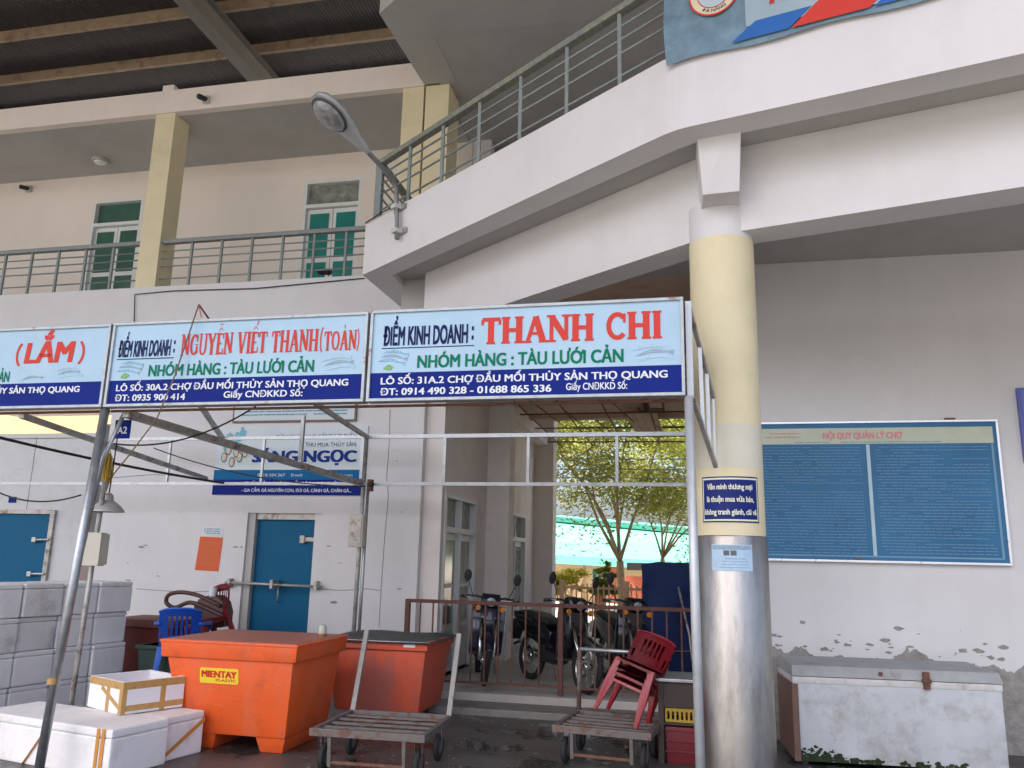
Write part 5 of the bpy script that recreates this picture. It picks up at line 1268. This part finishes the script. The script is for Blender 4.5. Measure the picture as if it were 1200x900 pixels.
# ============================================================ CABINET beside the column
cb = thing('side_cabinet', 'dark wooden stand with a pale metal top between trolley and column', 'cabinet', (-.1, 7.35, 0))
for x in (-.30, .08):
    for y in (7.2, 7.6): B().box(x, x + .045, y, y + .045, 0, .64, .003).obj('leg', darkwood, cb)
B().box(-.32, .15, 7.17, 7.67, .64, .665, .004).obj('top', galv, cb)
B().box(-.255, .08, 7.205, 7.22, .44, .64, .002).obj('front_panel', darkwood, cb); B().box(-.255, .08, 7.22, 7.62, .30, .32).obj('shelf', darkwood, cb)
yc = thing('yellow_crate', 'yellow perforated crate inside the dark stand', 'crate', (-.1, 7.4, .32))
b = B(); x0, x1, y0, y1, z0, z1 = -.245, .07, 7.225, 7.55, .322, .43
b.box(x0, x1, y0, y0 + .006, z1 - .025, z1).box(x0, x1, y0, y0 + .006, z0, z0 + .02)
for i in range(9): xx = x0 + (x1 - x0) * i / 8.6; b.box(xx, xx + .018, y0 + .0005, y0 + .0055, z0 + .02, z1 - .025)
b.box(x0, x0 + .006, y0 + .006, y1, z0, z1).box(x1 - .006, x1, y0 + .006, y1, z0, z1).box(x0, x1, y1, y1 + .006, z0, z1)
b.obj('body', yellowcr, yc)
mc = thing('red_crate', 'dark red crate on the floor under the yellow crate', 'crate', (-.1, 7.4, 0))
dred = M('dark_red_crate', (.16, .012, .02), .5)
b = B().frust(rect(-.235, .06, 7.23, 7.56, 0), rect(-.245, .07, 7.222, 7.57, .285), .008); b.obj('body', dred, mc, auto=True)
for z in (.09, .17, .25): B().box(-.247, .072, 7.214, 7.224, z, z + .018, .003).obj('rib', dred, mc)

# ============================================================ CHEST FREEZER
fz = thing('chest_freezer', 'scuffed white chest freezer with a grey lid and rusty latch against the peeling wall', 'freezer', (1.5, 6.8, 0))
p0 = onz(934, 893, .03); p1 = onz(1184, 907, .03); xd = (p1 - p0); wF = xd.length; mF = frame2(p0, xd)
dF = .68; hF = .70
B().box(0, wF, 0, dF, .04, hF, .012, mF).obj('body', freezer_m, fz, auto=True)
B().box(-.006, wF + .006, -.006, dF + .006, hF - .055, hF - .002, .006, mF).obj('rim', M('dirty_white_rim', (.58, .57, .55), .5, var=.12, scale=10, col2=(.3, .26, .2), amt=.5, s2=6), fz, auto=True)
lw = wF
lidp = [(-.012, -.015, hF + .003), (lw + .012, -.015, hF + .003), (lw + .012, dF + .01, hF + .003), (-.012, dF + .01, hF + .003)]
lidt = [(.0, .03, hF + .085), (lw, .03, hF + .085), (lw - .01, dF - .02, hF + .10), (.0, dF - .02, hF + .10)]
B().frust([mF @ Vector(p) for p in lidp], [mF @ Vector(p) for p in lidt], .008).obj('lid', freezerlid, fz, auto=True)
B().box(-.016, .035, -.012, -.0005, .04, hF - .06, .003, mF).box(-.014, -.0005, 0, dF, .04, hF - .06, .003, mF).obj('corner_trim', M('rust_brown_trim', (.16, .09, .07), .7, var=.2), fz)
B().box(wF * .63, wF * .63 + .05, -.035, -.004, hF - .06, hF + .075, .006, mF).box(wF * .63 - .01, wF * .63 + .06, -.04, -.006, hF - .01, hF + .02, .004, mF).obj('latch', rust, fz)
B().box(wF * .42, wF * .42 + .03, -.02, -.008, hF + .03, hF + .06, .003, mF).obj('hinge_tab', rust, fz)
for x in (.05, wF - .1):
    for y in (.05, dF - .1): B().box(x, x + .05, y, y + .05, 0, .041, 0, mF).obj('foot', blackm, fz)
# algae patch low on the front
g = B(); rr = random.Random(4)
for i in range(260):
    u = .03 + abs(rr.gauss(0, .22)) if i % 3 else rr.uniform(.03, wF * .8)
    z = .045 + abs(rr.gauss(0, .045 if u < .35 else .018)); r = rr.uniform(.004, .022) * (1.3 if z < .08 else .8)
    if u + r * 1.5 > wF - .02: continue
    k = [g.bm.verts.new(mF @ Vector((max(.004, u + r * math.cos(a_) * rr.uniform(.5, 1.5)), -.0022 - i * .000006, max(.042, z + r * .7 * math.sin(a_) * rr.uniform(.5, 1.5))))) for a_ in [2 * PI * q / 8 for q in range(8)]]
    g.bm.faces.new(k)
tag(g.obj('algae_patch', mould, fz), kind='stuff')

lt = B(); rs = random.Random(17)
for i in range(150):
    x_, y_ = rs.uniform(-3.1, 1.0), rs.uniform(6.0, 8.65)
    r_ = rs.uniform(.005, .02)
    k = [lt.bm.verts.new((x_ + r_ * math.cos(a_) * rs.uniform(.4, 1.6), y_ + r_ * math.sin(a_) * rs.uniform(.4, 1.6), .004 + .004 * rs.random())) for a_ in (0, 1.3, 2.6, 3.9, 5.2)]
    lt.bm.faces.new(k)
tag(lt.obj('litter', M('pale_litter', (.45, .42, .36), .9, var=.5, scale=8)), 'scattered pale scraps and crumbs of foam on the dark market floor', 'litter', kind='stuff')
# ============================================================ BEYOND THE PASSAGE
YG = .0
fn = thing('yard_fence', 'low peach painted picket fence along the sunlit yard', 'fence', (-2, 17.6, 0))
for z in (.18, .92): B().box(-7, 5, 17.58, 17.62, z + .10, z + .15, .004).obj('fence_rail', fencem, fn)
x = -6.9; k = 0
while x < 4.9:
    w_ = .03 if k % 12 else .09
    B().box(x, x + w_, 17.55 if w_ > .05 else 17.57, 17.65 if w_ > .05 else 17.60, .1, 1.12 + (.08 if w_ > .05 else 0) + .02 * (k % 2), .003).obj('picket' if w_ < .05 else 'fence_post', fencem, fn)
    x += .115; k += 1
rnd = random.Random(21)
def make_tree(label, base, fork, crown, rx, rz, nleaf, mat, seed, lsz=.11, trunk_r=.11, clumps=26, cat='tree', name='yard_tree'):
    rr = random.Random(seed); t = thing(name, label, cat, base)
    base, fork, crown = Vector(base), Vector(fork), Vector(crown)
    b = B(); b.tube([base, base.lerp(fork, .5) + Vector((.05, 0, 0)), fork], [trunk_r * 1.25, trunk_r, trunk_r * .9], 10)
    tips = []
    for i in range(7):
        a = 2 * PI * i / 7 + rr.uniform(-.3, .3); tip = crown + Vector((rx * .6 * math.cos(a), rx * .6 * math.sin(a), rr.uniform(-.3, .5) * rz))
        m = fork.lerp(tip, .45) + Vector((rr.uniform(-.2, .2), rr.uniform(-.2, .2), rr.uniform(-.1, .35)))
        b.tube([fork, fork.lerp(m, .5) + Vector((rr.uniform(-.1, .1), 0, .05)), m, m.lerp(tip, .5), tip], [trunk_r * .5, trunk_r * .38, trunk_r * .28, trunk_r * .17, .01], 7); tips.append(tip)
        for k in range(4):
            t2 = m.lerp(tip, rr.uniform(.1, .8)); e2 = t2 + Vector((rr.uniform(-1, 1), rr.uniform(-1, 1), rr.uniform(-.2, .9))) * rx * .32
            b.tube([t2, t2.lerp(e2, .5) + Vector((0, 0, .08)), e2], [trunk_r * .22, trunk_r * .14, .008], 5); tips.append(e2)
    b.obj('trunk', bark, t, smooth=True)
    vs_, fs = [], []
    cl = []
    for i in range(clumps):
        while True:
            p = Vector((rr.uniform(-1, 1), rr.uniform(-1, 1), rr.uniform(-1, 1)))
            if p.length < 1: break
        cl.append((crown + Vector((p.x * rx, p.y * rx, p.z * rz)), rr.uniform(.22, .42) * min(rx, rz * 1.3)))
    cl += [(tp_, .28 * rx) for tp_ in tips[::2]]
    for i in range(nleaf):
        c, r = rr.choice(cl); d = Vector((rr.gauss(0, 1), rr.gauss(0, 1), rr.gauss(0, .45))) * r * .55; p = c + d
        n = Vector((rr.gauss(0, .6), rr.gauss(0, .6), 1)).normalized(); u = n.orthogonal().normalized(); u = (Matrix.Rotation(rr.uniform(0, 6.28), 3, n) @ u); v = n.cross(u)
        L = lsz * rr.uniform(.7, 1.5); W = L * .36; i0 = len(vs_)
        vs_ += [p - u * L, p + v * W, p + u * L, p - v * W]; fs.append((i0, i0 + 1, i0 + 2, i0 + 3))
    me = bpy.data.meshes.new('crown'); me.from_pydata([tuple(v) for v in vs_], [], fs); me.update()
    o = link('crown', me, mat, t); return t
make_tree('tree forking low behind the picket fence in the middle of the passage view', (-1.62, 19, 0), (-1.60, 19, 1.62), (-2.0, 19, 4.25), 2.6, 2.2, 17000, leafm, 1, .055, .09, 34)
make_tree('thinner tree to the right of the low-forking one', (-.70, 20, 0), (-.68, 20, 1.7), (.1, 20.2, 4.0), 2.3, 2.3, 13000, leafm, 2, .055, .06, 30)
make_tree('olive tree standing farther back at the right of the passage view', (1.5, 25, 0), (1.5, 25, 2.5), (1.0, 25, 5.6), 3.2, 2.2, 9000, leafm2, 3, .12)
make_tree('leafy tree farther back at the left of the passage view', (-6.2, 26, 0), (-6.0, 26, 3), (-4.6, 25.5, 6.6), 2.6, 1.6, 7000, leafm2, 5, .12)
bsh = make_tree('yellow flowering bush behind the picket fence', (-2.95, 19.6, 0), (-2.95, 19.6, .5), (-2.95, 19.6, 1.15), .55, .45, 1500, leafy, 6, .06, .02, 10, 'bush', 'flowering_bush')
make_tree('dark green bush beside the trunk of the forked tree', (-1.95, 19.3, 0), (-1.95, 19.3, .4), (-1.95, 19.3, 1.05), .3, .55, 900, leafm2, 8, .08, .02, 7, 'bush', 'green_bush')
ph = thing('mint_building', 'low building with a pale mint roof and turquoise eaves beyond the trees', 'building', (-4, 32, 0))
box('wall', -14, 3, 33, 39, 0, 1.9, peach, ph)
for x in (-6.1, -4.5, -3.2): box('wall_pillar', x, x + .28, 32.85, 33.0, 0, 1.75, brickred if x > -3.5 else peach, ph)
B().frust([(-14, 32.0, 1.72), (3, 32.0, 1.25), (3, 39.5, 1.25), (-14, 39.5, 1.72)], [(-14, 32.0, 2.05), (3, 32.0, 1.55), (3, 39.5, 1.55), (-14, 39.5, 2.05)]).obj('eaves', teal2, ph)
B().frust([(-14, 32.1, 2.052), (3, 32.1, 1.552), (3, 39.4, 1.552), (-14, 39.4, 2.052)], [(-14, 34.6, 3.9), (3, 34.6, 2.6), (3, 39.0, 2.6), (-14, 39.0, 3.9)]).obj('roof', mint, ph)
B().frust([(-14, 34.4, 3.85), (3, 34.4, 2.55), (3, 34.9, 2.7), (-14, 34.9, 4.0)], [(-14, 34.3, 4.05), (3, 34.3, 2.75), (3, 34.9, 2.85), (-14, 34.9, 4.15)]).obj('ridge', teal2, ph)
rw = thing('red_gatepost', 'brick red gate post with a turquoise capped lantern behind the fence', 'gate post', (-2.3, 20.5, 0))
box('shaft', -2.34, -2.08, 20.4, 20.65, 0, 1.15, brickred, rw); box('cap', -2.38, -2.04, 20.36, 20.69, 1.15, 1.42, teal2, rw)
box('lantern', -2.30, -2.12, 20.35, 20.359, 1.19, 1.38, white, rw)
bk = thing('red_low_wall', 'low brick red wall with a dark awning seen right of the forked tree', 'wall', (-1, 27, 0))
box('body', -2.1, .8, 27, 27.3, 0, 1.15, brickred, bk); box('awning', -2.0, .9, 26.3, 27.4, 1.35, 1.58, blackm, bk)
yb = thing('ochre_building', 'sunlit ochre building seen through the gap above the cold store', 'building', (-24, 26, 0))
box('wall', -45, -12, 25, 34, 0, 9, ywall, yb)
for i in range(5): B().box(-43 + i * 6.2, -41.4 + i * 6.2, 24.9, 24.99, 3.4, 5.2).obj('shutter', brickred, yb)
for k, (za, zb_, sg) in enumerate(((3.25, 3.2, .1), (3.05, 3.02, .12), (2.85, 2.8, .08), (4.3, 4.1, .15), (4.0, 3.9, .1))):
    cable(('third highest', 'fourth highest', 'lowest', 'highest', 'second highest')[k] + ' overhead wire strung across the yard in front of the trees', catenary((-9, 17.2 + k * .1, za + .6), (7, 17.2 + k * .1, zb_ + .6), sg), .012, galv if k < 3 else cablem)
